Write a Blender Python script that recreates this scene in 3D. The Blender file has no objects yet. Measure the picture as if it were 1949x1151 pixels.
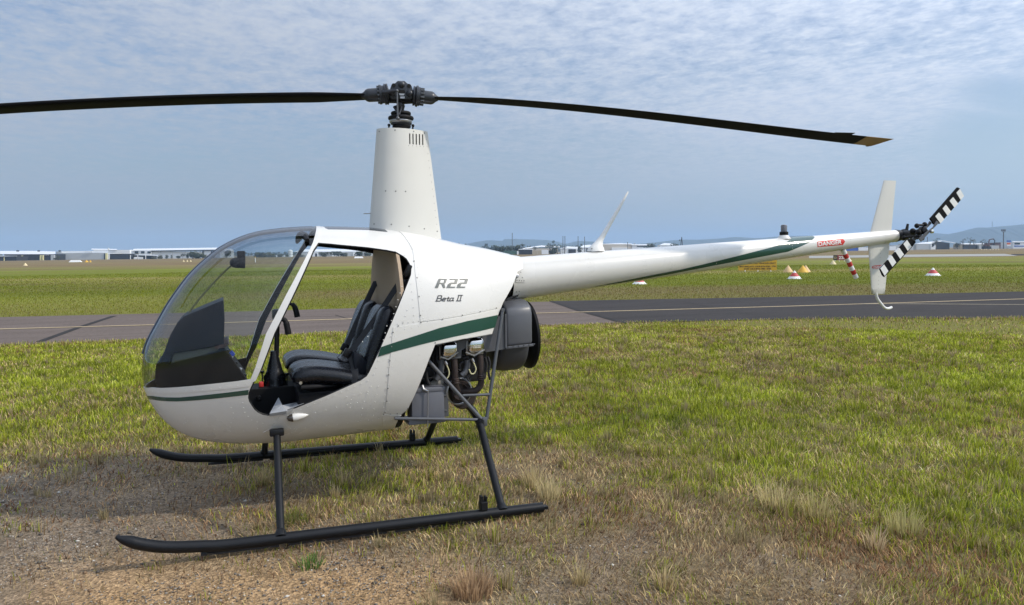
import bpy, bmesh, math, random
import numpy as np
from mathutils import Vector, Matrix
from mathutils.bvhtree import BVHTree
from mathutils.interpolate import poly_3d_calc

R = math.radians
rnd = random.Random(7)
rng = np.random.default_rng(11)
SC = bpy.context.scene
COL = SC.collection

# ------------------------------------------------------------------ camera
CAM = Vector((-1.1725, -5.146, 1.654))
YAW, PITCH, ROLL, FOC, PW, PH = 0.3671, -0.06805, -0.01178, 1414.5, 1949.0, 1151.0
fwd = Vector((math.sin(YAW)*math.cos(PITCH), math.cos(YAW)*math.cos(PITCH), math.sin(PITCH)))
rt0 = Vector((math.cos(YAW), -math.sin(YAW), 0))
up0 = rt0.cross(fwd)
RT = rt0*math.cos(ROLL)+up0*math.sin(ROLL)
UP = -rt0*math.sin(ROLL)+up0*math.cos(ROLL)
cd = bpy.data.cameras.new("camera")
co = bpy.data.objects.new("camera", cd); COL.objects.link(co)
co.matrix_world = Matrix(((RT.x, UP.x, -fwd.x, CAM.x), (RT.y, UP.y, -fwd.y, CAM.y), (RT.z, UP.z, -fwd.z, CAM.z), (0, 0, 0, 1)))
cd.sensor_width = 36.0; cd.lens = FOC/PW*36.0; cd.clip_start = 0.05; cd.clip_end = 40000
SC.camera = co

# ------------------------------------------------------------------ sky, sun, exposure
SUN_EL, SUN_AZ = 40.0, 122.0            # azimuth clockwise from +Y
SUN_DIR = Vector((math.cos(R(SUN_EL))*math.sin(R(SUN_AZ)), math.cos(R(SUN_EL))*math.cos(R(SUN_AZ)), math.sin(R(SUN_EL))))
SUN_STRENGTH, SKY_STRENGTH, EXPOSURE = 3.0, 0.100, 0.0
w = bpy.data.worlds.new("World"); SC.world = w; w.use_nodes = True
nt = w.node_tree; nt.nodes.clear()
def N(t, **k):
    n = nt.nodes.new(t)
    for a, b in k.items(): setattr(n, a, b)
    return n
def L(a, b): nt.links.new(a, b)
def M_(op, a, b=None, c=None):
    n = N("ShaderNodeMath", operation=op)
    for i, v in enumerate((a, b, c)):
        if v is None: continue
        if isinstance(v, (int, float)): n.inputs[i].default_value = v
        else: L(v, n.inputs[i])
    return n.outputs[0]
out = N("ShaderNodeOutputWorld"); bg = N("ShaderNodeBackground"); bg.inputs[1].default_value = SKY_STRENGTH
sky = N("ShaderNodeTexSky", sky_type='NISHITA', sun_disc=False, sun_elevation=R(SUN_EL), sun_rotation=R(SUN_AZ))
sky.air_density, sky.dust_density, sky.ozone_density, sky.altitude = 1.0, 0.7, 2.0, 0
tc = N("ShaderNodeTexCoord"); sp = N("ShaderNodeSeparateXYZ"); L(tc.outputs["Generated"], sp.inputs[0])
zz = M_('ADD', M_('MAXIMUM', sp.outputs[2], 0.0), 0.05)
cb = N("ShaderNodeCombineXYZ"); L(M_('DIVIDE', sp.outputs[0], zz), cb.inputs[0]); L(M_('DIVIDE', sp.outputs[1], zz), cb.inputs[1])
def mapped(scale, rot, loc=(0, 0, 0)):
    m = N("ShaderNodeMapping"); m.inputs["Scale"].default_value = scale; m.inputs["Rotation"].default_value = (0, 0, rot); m.inputs["Location"].default_value = loc
    L(cb.outputs[0], m.inputs[0]); return m.outputs[0]
def noise(vec, sc, det, rough, dist=0.0):
    n = N("ShaderNodeTexNoise"); n.inputs["Scale"].default_value = sc; n.inputs["Detail"].default_value = det
    n.inputs["Roughness"].default_value = rough; n.inputs["Distortion"].default_value = dist; L(vec, n.inputs["Vector"]); return n.outputs["Fac"]
def ramp(x, a, b):
    n = N("ShaderNodeMapRange"); n.interpolation_type = 'SMOOTHSTEP'; n.inputs[1].default_value = a; n.inputs[2].default_value = b; L(x, n.inputs[0]); return n.outputs[0]
big = noise(mapped((0.35, 0.35, 1), 0.4, (3.1, 1.7, 0)), 1.0, 3.0, 0.5, 0.4)          # coverage over the whole sky
lump = noise(mapped((1.15, 1.0, 1), R(-20)), 7.5, 5.0, 0.58, 0.25)                     # ripples
fine = noise(mapped((1.2, 1.0, 1), R(-20), (5, 2, 0)), 22.0, 4.0, 0.6, 0.15)
streak = noise(mapped((0.22, 1.0, 1), R(-22), (1, 7, 0)), 2.2, 4.0, 0.5, 0.5)
dens = M_('ADD', M_('ADD', M_('MULTIPLY', big, 0.95), M_('MULTIPLY', lump, 0.66)), M_('ADD', M_('MULTIPLY', fine, 0.32), M_('MULTIPLY', streak, 0.22)))
cover = ramp(dens, 0.60, 1.26)
lowfade = ramp(sp.outputs[2], 0.02, 0.20)
# one torn gap in the sheet, low on the right
gp = N("ShaderNodeVectorMath", operation='DOT_PRODUCT'); L(tc.outputs["Generated"], gp.inputs[0]); gp.inputs[1].default_value = tuple((fwd+RT*((1935-PW/2)/FOC)+UP*((PH/2-292)/FOC)).normalized())
gapn = M_('ADD', gp.outputs["Value"], M_('ADD', M_('MULTIPLY', streak, 0.010), M_('MULTIPLY', lump, 0.004)))
gap = ramp(gapn, 1.0015, 1.0068)
cover = M_('MULTIPLY', cover, M_('SUBTRACT', 1.0, M_('MULTIPLY', gap, 0.8)))
cover = M_('MULTIPLY', cover, M_('ADD', M_('MULTIPLY', lowfade, 0.60), 0.38))
shade = ramp(M_('ADD', M_('MULTIPLY', lump, 0.6), M_('MULTIPLY', fine, 0.4)), 0.3, 0.72)
cc = N("ShaderNodeMix", data_type='RGBA'); L(shade, cc.inputs[0])
cc.inputs[6].default_value = (5.2, 5.95, 7.4, 1); cc.inputs[7].default_value = (6.1, 6.65, 7.6, 1)
# thin haze that pales the blue toward the horizon
hz = N("ShaderNodeMix", data_type='RGBA'); L(ramp(sp.outputs[2], 0.30, 0.0), hz.inputs[0])
hz.inputs[0].default_value = 0.5
sc_ = N("ShaderNodeMix", data_type='RGBA', blend_type='MULTIPLY'); sc_.inputs[0].default_value = 1.0
L(sky.outputs[0], sc_.inputs[6]); sc_.inputs[7].default_value = (1.12, 1.16, 1.24, 1)
dt = N("ShaderNodeVectorMath", operation='DOT_PRODUCT'); L(tc.outputs["Generated"], dt.inputs[0]); dt.inputs[1].default_value = tuple(SUN_DIR)
hzc = N("ShaderNodeVectorMath", operation='SCALE'); hzc.inputs[0].default_value = (3.4, 4.35, 5.2); L(M_('ADD', M_('MULTIPLY', ramp(dt.outputs["Value"], -0.40, 1.1), 1.1), 0.84), hzc.inputs[3])
L(sc_.outputs[2], hz.inputs[6]); L(hzc.outputs[0], hz.inputs[7])
# a cloud sheet is brighter overhead than low down; cloud and haze are brighter toward the veiled sun
sunside = M_('ADD', M_('MULTIPLY', ramp(dt.outputs["Value"], -0.40, 1.1), 0.95), 0.82)
gain = M_('MULTIPLY', M_('ADD', M_('MULTIPLY', M_('MAXIMUM', sp.outputs[2], 0.0), 1.15), 0.76), sunside)
cg = N("ShaderNodeVectorMath", operation='SCALE'); L(cc.outputs[2], cg.inputs[0]); L(gain, cg.inputs[3])
mx = N("ShaderNodeMix", data_type='RGBA'); L(cover, mx.inputs[0]); L(hz.outputs[2], mx.inputs[6]); L(cg.outputs[0], mx.inputs[7])
L(mx.outputs[2], bg.inputs[0]); L(bg.outputs[0], out.inputs[0])
sl = bpy.data.lights.new("sun", 'SUN'); sl.energy = SUN_STRENGTH; sl.angle = R(2.2); sl.color = (1.0, 0.92, 0.80)
so = bpy.data.objects.new("sun", sl); COL.objects.link(so); so.rotation_euler = SUN_DIR.to_track_quat('Z', 'Y').to_euler()
SC.view_settings.view_transform = 'Standard'; SC.view_settings.look = 'None'
SC.view_settings.exposure = EXPOSURE; SC.view_settings.gamma = 1.0; SC.view_settings.use_curve_mapping = False
SC.cycles.max_bounces = 8; SC.cycles.transparent_max_bounces = 24; SC.cycles.volume_bounces = 1

# ------------------------------------------------------------------ photo pixel -> point in the place
def ray(x, y): return fwd+RT*((x-PW/2)/FOC)+UP*((PH/2-y)/FOC)
def P(x, y, Y): d = ray(x, y); return CAM+d*((Y-CAM.y)/d.y)
def PZ(x, y, Z=0.0): d = ray(x, y); return CAM+d*((Z-CAM.z)/d.z)
def PD(x, y, D): return CAM+ray(x, y)*D
def PA(x, y, az):                       # on the vertical plane through the mast at azimuth az
    d = ray(x, y); n = Vector((-math.sin(az), math.cos(az), 0)); return CAM+d*(-(n.dot(CAM))/n.dot(d))
def horizon(x): return PH/2+(fwd.z+RT.z*(x-PW/2)/FOC)*FOC/UP.z
def smooth(a, b, x): t = np.clip((np.asarray(x, float)-a)/(b-a), 0, 1); return t*t*(3-2*t)

# ------------------------------------------------------------------ materials
def new_mat(name):
    m = bpy.data.materials.new(name); m.use_nodes = True
    return m, m.node_tree, m.node_tree.nodes["Principled BSDF"]
def mat(name, col, rough=0.5, metal=0.0, var=0.08, vscale=8.0, bump=0.0, bscale=60.0, coat=0.0, spec=0.5, dirt=0.0, dcol=(0.2, 0.16, 0.11)):
    m, t, b = new_mat(name)
    b.inputs["Roughness"].default_value = rough; b.inputs["Metallic"].default_value = metal
    b.inputs["Specular IOR Level"].default_value = spec
    if coat: b.inputs["Coat Weight"].default_value = coat; b.inputs["Coat Roughness"].default_value = 0.06
    tcn = t.nodes.new("ShaderNodeTexCoord"); n = t.nodes.new("ShaderNodeTexNoise"); n.inputs["Scale"].default_value = vscale; n.inputs["Detail"].default_value = 6
    t.links.new(tcn.outputs["Object"], n.inputs["Vector"])
    cr = t.nodes.new("ShaderNodeMix"); cr.data_type = 'RGBA'
    lo = [max(0, c*(1-var)) for c in col]; hi = [min(1, c*(1+var)) for c in col]
    cr.inputs[6].default_value = (*lo, 1); cr.inputs[7].default_value = (*hi, 1); t.links.new(n.outputs["Fac"], cr.inputs[0])
    src = cr.outputs[2]
    if dirt:
        n2 = t.nodes.new("ShaderNodeTexNoise"); n2.inputs["Scale"].default_value = vscale*1.7; n2.inputs["Detail"].default_value = 8; n2.inputs["Roughness"].default_value = 0.7
        t.links.new(tcn.outputs["Object"], n2.inputs["Vector"])
        mr = t.nodes.new("ShaderNodeMapRange"); mr.inputs[1].default_value = 0.52; mr.inputs[2].default_value = 0.75; mr.inputs[4].default_value = dirt
        t.links.new(n2.outputs["Fac"], mr.inputs[0])
        d = t.nodes.new("ShaderNodeMix"); d.data_type = 'RGBA'; t.links.new(mr.outputs[0], d.inputs[0]); t.links.new(src, d.inputs[6]); d.inputs[7].default_value = (*dcol, 1)
        src = d.outputs[2]
    t.links.new(src, b.inputs["Base Color"])
    rr = t.nodes.new("ShaderNodeMapRange"); rr.inputs[3].default_value = max(0.02, rough*0.85); rr.inputs[4].default_value = min(1, rough*1.15)
    t.links.new(n.outputs["Fac"], rr.inputs[0]); t.links.new(rr.outputs[0], b.inputs["Roughness"])
    if bump:
        nb = t.nodes.new("ShaderNodeTexNoise"); nb.inputs["Scale"].default_value = bscale; nb.inputs["Detail"].default_value = 5
        t.links.new(tcn.outputs["Object"], nb.inputs["Vector"])
        bp = t.nodes.new("ShaderNodeBump"); bp.inputs["Strength"].default_value = bump; bp.inputs["Distance"].default_value = 0.01
        t.links.new(nb.outputs["Fac"], bp.inputs["Height"]); t.links.new(bp.outputs[0], b.inputs["Normal"])
    return m

MW = mat("white_paint", (0.70, 0.686, 0.648), 0.28, var=0.025, vscale=3, coat=0.5, bump=0.02, bscale=6, dirt=0.10, dcol=(0.46, 0.43, 0.37))
MWM = mat("white_paint_matt", (0.65, 0.64, 0.60), 0.42, var=0.03, vscale=4, bump=0.02, bscale=6, dirt=0.10, dcol=(0.46, 0.43, 0.37))
MG = mat("green_paint", (0.012, 0.062, 0.047), 0.24, var=0.08, coat=0.6, bump=0.01, bscale=7)
MGL = mat("grey_green_paint", (0.16, 0.24, 0.22), 0.3, var=0.05, coat=0.5)
MBLK = mat("black_paint", (0.008, 0.0085, 0.010), 0.36, spec=0.25, var=0.2, vscale=14, bump=0.03, bscale=90, dirt=0.12, dcol=(0.05, 0.045, 0.04))
MBLADE = mat("rotor_black", (0.008, 0.008, 0.009), 0.65, spec=0.08, var=0.3, vscale=5, dirt=0.2, dcol=(0.02, 0.02, 0.02))
MHUB = mat("hub_dark_grey", (0.032, 0.035, 0.042), 0.36, metal=0.2, var=0.25, vscale=30, dirt=0.3, dcol=(0.012, 0.012, 0.012))
MGREY = mat("grey_painted_metal", (0.098, 0.102, 0.114), 0.38, var=0.1, vscale=9, dirt=0.18, dcol=(0.05, 0.05, 0.05))
MDRUM = mat("dark_grey_fibreglass", (0.055, 0.058, 0.066), 0.5, var=0.15, bump=0.02, dirt=0.2, dcol=(0.02, 0.02, 0.02))
MTUBE = mat("grey_steel_tube", (0.105, 0.11, 0.12), 0.33, metal=0.15, var=0.12, vscale=20)
MCHROME = mat("polished_metal", (0.80, 0.78, 0.74), 0.09, metal=1.0, var=0.03, bump=0.02, bscale=14)
MALU = mat("dull_metal", (0.42, 0.42, 0.43), 0.4, metal=0.9, var=0.15, vscale=30)
MEXH = mat("burnt_exhaust", (0.048, 0.036, 0.033), 0.62, metal=0.35, var=0.35, vscale=18, bump=0.06, dirt=0.5, dcol=(0.10, 0.055, 0.035))
MENG = mat("dark_engine", (0.018, 0.018, 0.02), 0.6, metal=0.2, var=0.4, vscale=20, bump=0.2, bscale=40, dirt=0.3, dcol=(0.05, 0.045, 0.04))
MBAT = mat("grey_plastic", (0.125, 0.13, 0.15), 0.45, var=0.08)
MRUB = mat("black_rubber", (0.008, 0.008, 0.009), 0.6, var=0.2, spec=.25)
MLEA = mat("black_leather", (0.006, 0.0065, 0.0085), 0.27, var=0.25, vscale=18, bump=0.10, bscale=45, spec=0.36)
MBELT = mat("black_webbing", (0.012, 0.012, 0.014), 0.7, var=0.2, bump=0.2, bscale=300)
MTAN = mat("tan_trim", (0.42, 0.315, 0.215), 0.75, var=0.06, bump=0.05, bscale=120)
MINT = mat("black_interior", (0.007, 0.007, 0.008), 0.6, spec=0.18, var=0.3, bump=0.1, bscale=60)
MCONS = mat("console_dark_blue", (0.006, 0.008, 0.013), 0.5, var=0.25, vscale=6, spec=.18)
MCARP = mat("grey_carpet", (0.33, 0.34, 0.35), 0.9, var=0.2, vscale=40, bump=0.3, bscale=150)
MRED = mat("red_paint", (0.50, 0.030, 0.026), 0.45, var=0.15)
MREDD = mat("red_decal", (0.62, 0.035, 0.03), 0.35, var=0.03)
MDEC = mat("grey_decal", (0.085, 0.10, 0.10), 0.4, var=0.03)
MDEC2 = mat("dark_decal", (0.05, 0.05, 0.05), 0.4, var=0.03)
MWHITE = mat("white_plain", (0.78, 0.78, 0.76), 0.5, var=0.04, dirt=0.15, dcol=(0.5, 0.48, 0.42))
MYTIP = mat("yellow_brown_tip", (0.30, 0.17, 0.028), 0.5, var=0.25, vscale=12)
MRIV = mat("rivet_white", (0.70, 0.69, 0.65), 0.35, var=0.02)
MSCREW = mat("screw_grey", (0.22, 0.215, 0.2), 0.4, metal=0.4, var=0.1)
MWIRE = mat("cream_wire", (0.62, 0.58, 0.34), 0.5)
MDARK = mat("dark_opening", (0.006, 0.006, 0.006), 0.9)

def glass_mat(name, tint, refl=1.0, ior=1.45):
    m = bpy.data.materials.new(name); m.use_nodes = True; t = m.node_tree; t.nodes.clear()
    o = t.nodes.new("ShaderNodeOutputMaterial"); mixn = t.nodes.new("ShaderNodeMixShader"); tr = t.nodes.new("ShaderNodeBsdfTransparent"); gl = t.nodes.new("ShaderNodeBsdfGlossy")
    gl.inputs["Roughness"].default_value = 0.015; lw = t.nodes.new("ShaderNodeLayerWeight"); lw.inputs[0].default_value = .5; pw = t.nodes.new("ShaderNodeMath"); pw.operation = 'POWER'; pw.inputs[1].default_value = 3.7; t.links.new(lw.outputs["Facing"], pw.inputs[0])
    fr = t.nodes.new("ShaderNodeMath"); fr.operation = 'MULTIPLY_ADD'; fr.inputs[1].default_value = .95; fr.inputs[2].default_value = .045; t.links.new(pw.outputs[0], fr.inputs[0])
    nz = t.nodes.new("ShaderNodeTexNoise"); nz.inputs["Scale"].default_value = 3.0; nz.inputs["Detail"].default_value = 4
    cm = t.nodes.new("ShaderNodeMix"); cm.data_type = 'RGBA'; cm.inputs[6].default_value = (*[c*0.97 for c in tint], 1); cm.inputs[7].default_value = (*tint, 1)
    dk = t.nodes.new("ShaderNodeMix"); dk.data_type = 'RGBA'; p3 = t.nodes.new("ShaderNodeMath"); p3.operation = 'POWER'; p3.inputs[1].default_value = 2.4; t.links.new(lw.outputs["Facing"], p3.inputs[0])
    t.links.new(p3.outputs[0], dk.inputs[0]); t.links.new(cm.outputs[2], dk.inputs[6]); dk.inputs[7].default_value = (tint[0]*.16, tint[1]*.22, tint[2]*.40, 1)   # longer way through the sheet at a slant
    t.links.new(nz.outputs["Fac"], cm.inputs[0]); t.links.new(dk.outputs[2], tr.inputs[0])
    mu = t.nodes.new("ShaderNodeMath"); mu.operation = 'MULTIPLY'; mu.inputs[1].default_value = refl; mu.use_clamp = True
    t.links.new(fr.outputs[0], mu.inputs[0]); t.links.new(mu.outputs[0], mixn.inputs[0]); t.links.new(tr.outputs[0], mixn.inputs[1]); t.links.new(gl.outputs[0], mixn.inputs[2]); t.links.new(mixn.outputs[0], o.inputs[0])
    return m
MGLASS = glass_mat("clear_acrylic", (0.85, 0.89, 0.89), 1.0)
MTINT = glass_mat("tinted_acrylic", (0.10, 0.14, 0.24), 1.2)

# ------------------------------------------------------------------ mesh helpers
class MB:
    def __init__(s): s.V = []; s.F = []; s.I = []
    def add(s, vf, mi=0):
        v, f = vf; o = len(s.V); s.V.extend([tuple(p) for p in v]); s.F.extend([tuple(i+o for i in q) for q in f]); s.I.extend([mi]*len(f)); return s
def build(name, mb, mats, parent=None, smooth_ang=40, loc=None):
    if isinstance(mb, tuple): mb = MB().add(mb)
    me = bpy.data.meshes.new(name); me.from_pydata(mb.V, [], mb.F); me.validate()
    for m in (mats if isinstance(mats, (list, tuple)) else [mats]): me.materials.append(m)
    if len(me.polygons) == len(mb.I): me.polygons.foreach_set("material_index", mb.I)
    bm = bmesh.new(); bm.from_mesh(me); bmesh.ops.recalc_face_normals(bm, faces=bm.faces); bm.to_mesh(me); bm.free()
    if smooth_ang:
        me.polygons.foreach_set("use_smooth", [True]*len(me.polygons)); me.set_sharp_from_angle(angle=R(smooth_ang))
    o = bpy.data.objects.new(name, me); COL.objects.link(o)
    if loc: o.location = loc
    if parent is not None: o.parent = parent
    return o
def tag(o, label=None, cat=None, group=None, kind=None):
    for k, v in (("label", label), ("category", cat), ("group", group), ("kind", kind)):
        if v: o[k] = v
    return o
def empty(name, loc=(0, 0, 0), label=None, cat=None, group=None, rz=0):
    o = bpy.data.objects.new(name, None); COL.objects.link(o); o.location = loc; o.rotation_euler = (0, 0, rz); return tag(o, label, cat, group)
def copy_tree(o, parent=None):
    c = o.copy(); COL.objects.link(c)
    if parent is not None: c.parent = parent
    for ch in list(o.children): copy_tree(ch, c)
    return c
def tube(path, rad, n=10, cap=True, flat=1.0, upv=None):
    path = [Vector(p) for p in path]; m = len(path); rad = [rad]*m if isinstance(rad, (int, float)) else rad
    V = []; F = []; t0 = (path[1]-path[0]).normalized(); ref = Vector(upv) if upv else (Vector((0, 0, 1)) if abs(t0.z) < 0.9 else Vector((1, 0, 0)))
    nn = (ref-t0*ref.dot(t0)).normalized()
    for i in range(m):
        t = (path[min(i+1, m-1)]-path[max(i-1, 0)]).normalized(); nn = (nn-t*nn.dot(t)).normalized(); b = t.cross(nn)
        for k in range(n):
            a = 2*math.pi*k/n; V.append(path[i]+(nn*math.cos(a)*flat+b*math.sin(a))*rad[i])
    for i in range(m-1):
        for k in range(n):
            F.append((i*n+k, i*n+(k+1) % n, (i+1)*n+(k+1) % n, (i+1)*n+k))
    if cap: F.append(tuple(range(n))[::-1]); F.append(tuple((m-1)*n+k for k in range(n)))
    return V, F
def spline(pts, n=8):
    pts = [Vector(p) for p in pts]; q = [pts[0]*2-pts[1]]+pts+[pts[-1]*2-pts[-2]]; o = []
    for i in range(1, len(q)-2):
        a, b, c, d = q[i-1:i+3]
        for k in range(n):
            t = k/n; o.append(0.5*((2*b)+(c-a)*t+(2*a-5*b+4*c-d)*t*t+(3*b-a-3*c+d)*t**3))
    o.append(pts[-1]); return o
def lathe(prof, org=(0, 0, 0), axis=(0, 0, 1), n=24, close=True):
    axis = Vector(axis).normalized(); ref = Vector((0, 0, 1)) if abs(axis.z) < 0.9 else Vector((1, 0, 0))
    a = (ref-axis*ref.dot(axis)).normalized(); b = axis.cross(a); org = Vector(org); V = []; F = []
    for r, t in prof:
        for k in range(n):
            an = 2*math.pi*k/n; V.append(org+axis*t+(a*math.cos(an)+b*math.sin(an))*r)
    for i in range(len(prof)-1):
        for k in range(n): F.append((i*n+k, i*n+(k+1) % n, (i+1)*n+(k+1) % n, (i+1)*n+k))
    if close:
        F.append(tuple(range(n))[::-1]); F.append(tuple((len(prof)-1)*n+k for k in range(n)))
    return V, F
def bev(vf, w_, seg=2):
    bm = bmesh.new(); vs = [bm.verts.new(p) for p in vf[0]]
    for f in vf[1]: bm.faces.new([vs[i] for i in f])
    bmesh.ops.recalc_face_normals(bm, faces=bm.faces); bm.normal_update()
    es = [e for e in bm.edges if len(e.link_faces) == 2 and e.calc_face_angle(0) > 0.5]
    bmesh.ops.bevel(bm, geom=es, offset=w_, segments=seg, profile=0.5, affect='EDGES', clamp_overlap=True)
    bm.verts.index_update(); r = ([v.co.copy() for v in bm.verts], [[v.index for v in f.verts] for f in bm.faces]); bm.free(); return r
def box(c, s, rz=0.0, bevel=0.0, rot=None):
    M = rot if rot is not None else Matrix.Rotation(rz, 3, 'Z'); c = Vector(c); V = []
    for z in (-1, 1):
        for x, y in ((-1, -1), (1, -1), (1, 1), (-1, 1)): V.append(c+M @ Vector((x*s[0]/2, y*s[1]/2, z*s[2]/2)))
    vf = (V, [(3, 2, 1, 0), (4, 5, 6, 7), (0, 1, 5, 4), (1, 2, 6, 5), (2, 3, 7, 6), (3, 0, 4, 7)])
    return bev(vf, bevel) if bevel else vf
def prism(pts, ext, bevel=0.0):          # pts: 3-D polygon, ext: extrusion vector
    n = len(pts); e = Vector(ext); V = [Vector(p) for p in pts]+[Vector(p)+e for p in pts]
    F = [tuple(range(n))[::-1], tuple(range(n, 2*n))]+[(i, (i+1) % n, (i+1) % n+n, i+n) for i in range(n)]
    return bev((V, F), bevel) if bevel else (V, F)
def ball(c, r, seg=10, ring=6, sq=(1, 1, 1)):
    c = Vector(c); V = [c+Vector((0, 0, -r*sq[2]))]; F = []
    for i in range(1, ring):
        a = -math.pi/2+math.pi*i/ring
        for k in range(seg):
            b = 2*math.pi*k/seg; V.append(c+Vector((r*sq[0]*math.cos(a)*math.cos(b), r*sq[1]*math.cos(a)*math.sin(b), r*sq[2]*math.sin(a))))
    V.append(c+Vector((0, 0, r*sq[2]))); t = len(V)-1
    for k in range(seg):
        F.append((0, 1+(k+1) % seg, 1+k)); F.append((t, 1+(ring-2)*seg+k, 1+(ring-2)*seg+(k+1) % seg))
        for i in range(ring-2): F.append((1+i*seg+k, 1+i*seg+(k+1) % seg, 1+(i+1)*seg+(k+1) % seg, 1+(i+1)*seg+k))
    return V, F
def dome(c, nrm, r, h=0.6, seg=6):       # a rivet or screw head
    nrm = Vector(nrm).normalized(); ref = Vector((0, 0, 1)) if abs(nrm.z) < 0.9 else Vector((1, 0, 0)); a = (ref-nrm*ref.dot(nrm)).normalized(); b = nrm.cross(a); c = Vector(c); V = []
    for rr, hh in ((1.0, -0.1), (0.8, 0.7*h)):
        for k in range(seg): an = 2*math.pi*k/seg; V.append(c+(a*math.cos(an)+b*math.sin(an))*r*rr+nrm*r*hh)
    V.append(c+nrm*r*h); F = [(k, (k+1) % seg, seg+(k+1) % seg, seg+k) for k in range(seg)]+[(seg+k, seg+(k+1) % seg, 2*seg) for k in range(seg)]
    return V, F

class Surf:
    """A closed skin that panels, panes and painted bands are cut out of with side-view outlines."""
    def __init__(s, V, F, capfaces=()):
        s.V = [Vector(v) for v in V]; s.F = [tuple(f) for f in F]; s.cap = set(capfaces)
        s.me = bpy.data.meshes.new("tmp"); s.me.from_pydata([tuple(v) for v in s.V], [], s.F)
        bm = bmesh.new(); bm.from_mesh(s.me); bmesh.ops.recalc_face_normals(bm, faces=bm.faces); bm.to_mesh(s.me); bm.free()
        s.F = [tuple(p.vertices) for p in s.me.polygons]
        s.vn = [Vector((0, 0, 0)) for _ in s.V]
        for i, p in enumerate(s.me.polygons):
            if i in s.cap: p.material_index = 1; continue
            for v in p.vertices: s.vn[v] += p.normal*p.area
        s.vn = [v.normalized() if v.length > 0 else Vector((0, 0, 1)) for v in s.vn]
        s.bvh = BVHTree.FromPolygons(s.V, [f for i, f in enumerate(s.F) if i not in s.cap]); s.FF = [f for i, f in enumerate(s.F) if i not in s.cap]
    def normal(s, p):
        loc, _, i, _ = s.bvh.find_nearest(p); f = s.FF[i]; wts = poly_3d_calc([s.V[k] for k in f], loc)
        return sum((s.vn[k]*wt for k, wt in zip(f, wts)), Vector((0, 0, 0))).normalized()
    def hit(s, x, y):
        d = ray(x, y).normalized(); h = s.bvh.ray_cast(CAM, d)
        return h[0]
    def xz(s, pts, Y=0.0):
        o = []
        for x, y in pts:
            h = s.hit(x, y); h = h if h is not None else P(x, y, Y); o.append((h.x, h.z))
        return o
    def cutter(s, poly, side):
        y0, y1 = {'both': (-1.5, 1.5), 'port': (-1.5, 0.0), 'star': (0.0, 1.5)}[side]
        V, F = prism([(x, y0, z) for x, z in poly], (0, y1-y0, 0)); me = bpy.data.meshes.new("cut"); me.from_pydata([tuple(v) for v in V], [], F)
        bm = bmesh.new(); bm.from_mesh(me); bmesh.ops.recalc_face_normals(bm, faces=bm.faces); bm.to_mesh(me); bm.free()
        for p in me.polygons: p.material_index = 1
        me.materials.append(MW); me.materials.append(MINT); return bpy.data.objects.new("cut", me)
    def skin(s, name, mats, keep=(), cut=(), off=0.0, thick=0.0, parent=None):
        me = s.me.copy(); me.materials.append(MW); me.materials.append(MINT); o = bpy.data.objects.new("tmp", me); COL.objects.link(o); cs = []
        for op, lst in (('INTERSECT', keep), ('DIFFERENCE', cut)):
            for poly, side in lst:
                c = s.cutter(poly, side); COL.objects.link(c); cs.append(c); md = o.modifiers.new("b", 'BOOLEAN'); md.operation = op; md.object = c; md.solver = 'EXACT'
        ev = o.evaluated_get(bpy.context.evaluated_depsgraph_get()).to_mesh()
        fs = [tuple(p.vertices) for p in ev.polygons if p.material_index == 0]; vs = [v.co.copy() for v in ev.vertices]
        for q in cs+[o]: bpy.data.objects.remove(q)
        used = sorted({i for f in fs for i in f}); mp = {k: i for i, k in enumerate(used)}
        fs = [tuple(mp[i] for i in f) for f in fs]; vs = [vs[i] for i in used]; ns = [s.normal(v) for v in vs]
        V = [v+n*off for v, n in zip(vs, ns)]; NN = list(ns); F = list(fs); I = [0]*len(F); n0 = len(V)
        # orient outward
        for i, f in enumerate(F):
            a, b, c = V[f[0]], V[f[1]], V[f[2]]; nn = Vector((0, 0, 0))
            for k in range(len(f)): nn += V[f[k]].cross(V[f[(k+1) % len(f)]])
            if nn.dot(sum((ns[k] for k in f), Vector((0, 0, 0)))) < 0: F[i] = f[::-1]
        fs = list(F)
        if thick:
            V += [v-n*thick for v, n in zip(V, ns)]; NN += [-n for n in ns]; F += [tuple(i+n0 for i in f)[::-1] for f in fs]; I += [1]*len(fs)
            cnt = {}
            for f in fs:
                for k in range(len(f)): e = (f[k], f[(k+1) % len(f)]); cnt[e] = cnt.get(e, 0)+1
            for (a, b) in list(cnt):
                if (b, a) not in cnt:
                    q = len(V); V += [V[a].copy(), V[b].copy(), V[b+n0].copy(), V[a+n0].copy()]
                    fn = (V[q+1]-V[q]).cross(V[q+3]-V[q]); fn = -fn.normalized() if fn.length > 1e-12 else ns[a]; NN += [fn]*4; F.append((q+3, q+2, q+1, q)); I.append(0)
        m2 = bpy.data.meshes.new(name); m2.from_pydata([tuple(v) for v in V], [], F)
        for m in (mats if isinstance(mats, (list, tuple)) else [mats]): m2.materials.append(m)
        if len(m2.materials) > 1: m2.polygons.foreach_set("material_index", I)
        m2.polygons.foreach_set("use_smooth", [True]*len(F)); m2.normals_split_custom_set_from_vertices([tuple(n) for n in NN])
        ob = bpy.data.objects.new(name, m2); COL.objects.link(ob)
        if parent is not None: ob.parent = parent
        return ob
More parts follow.
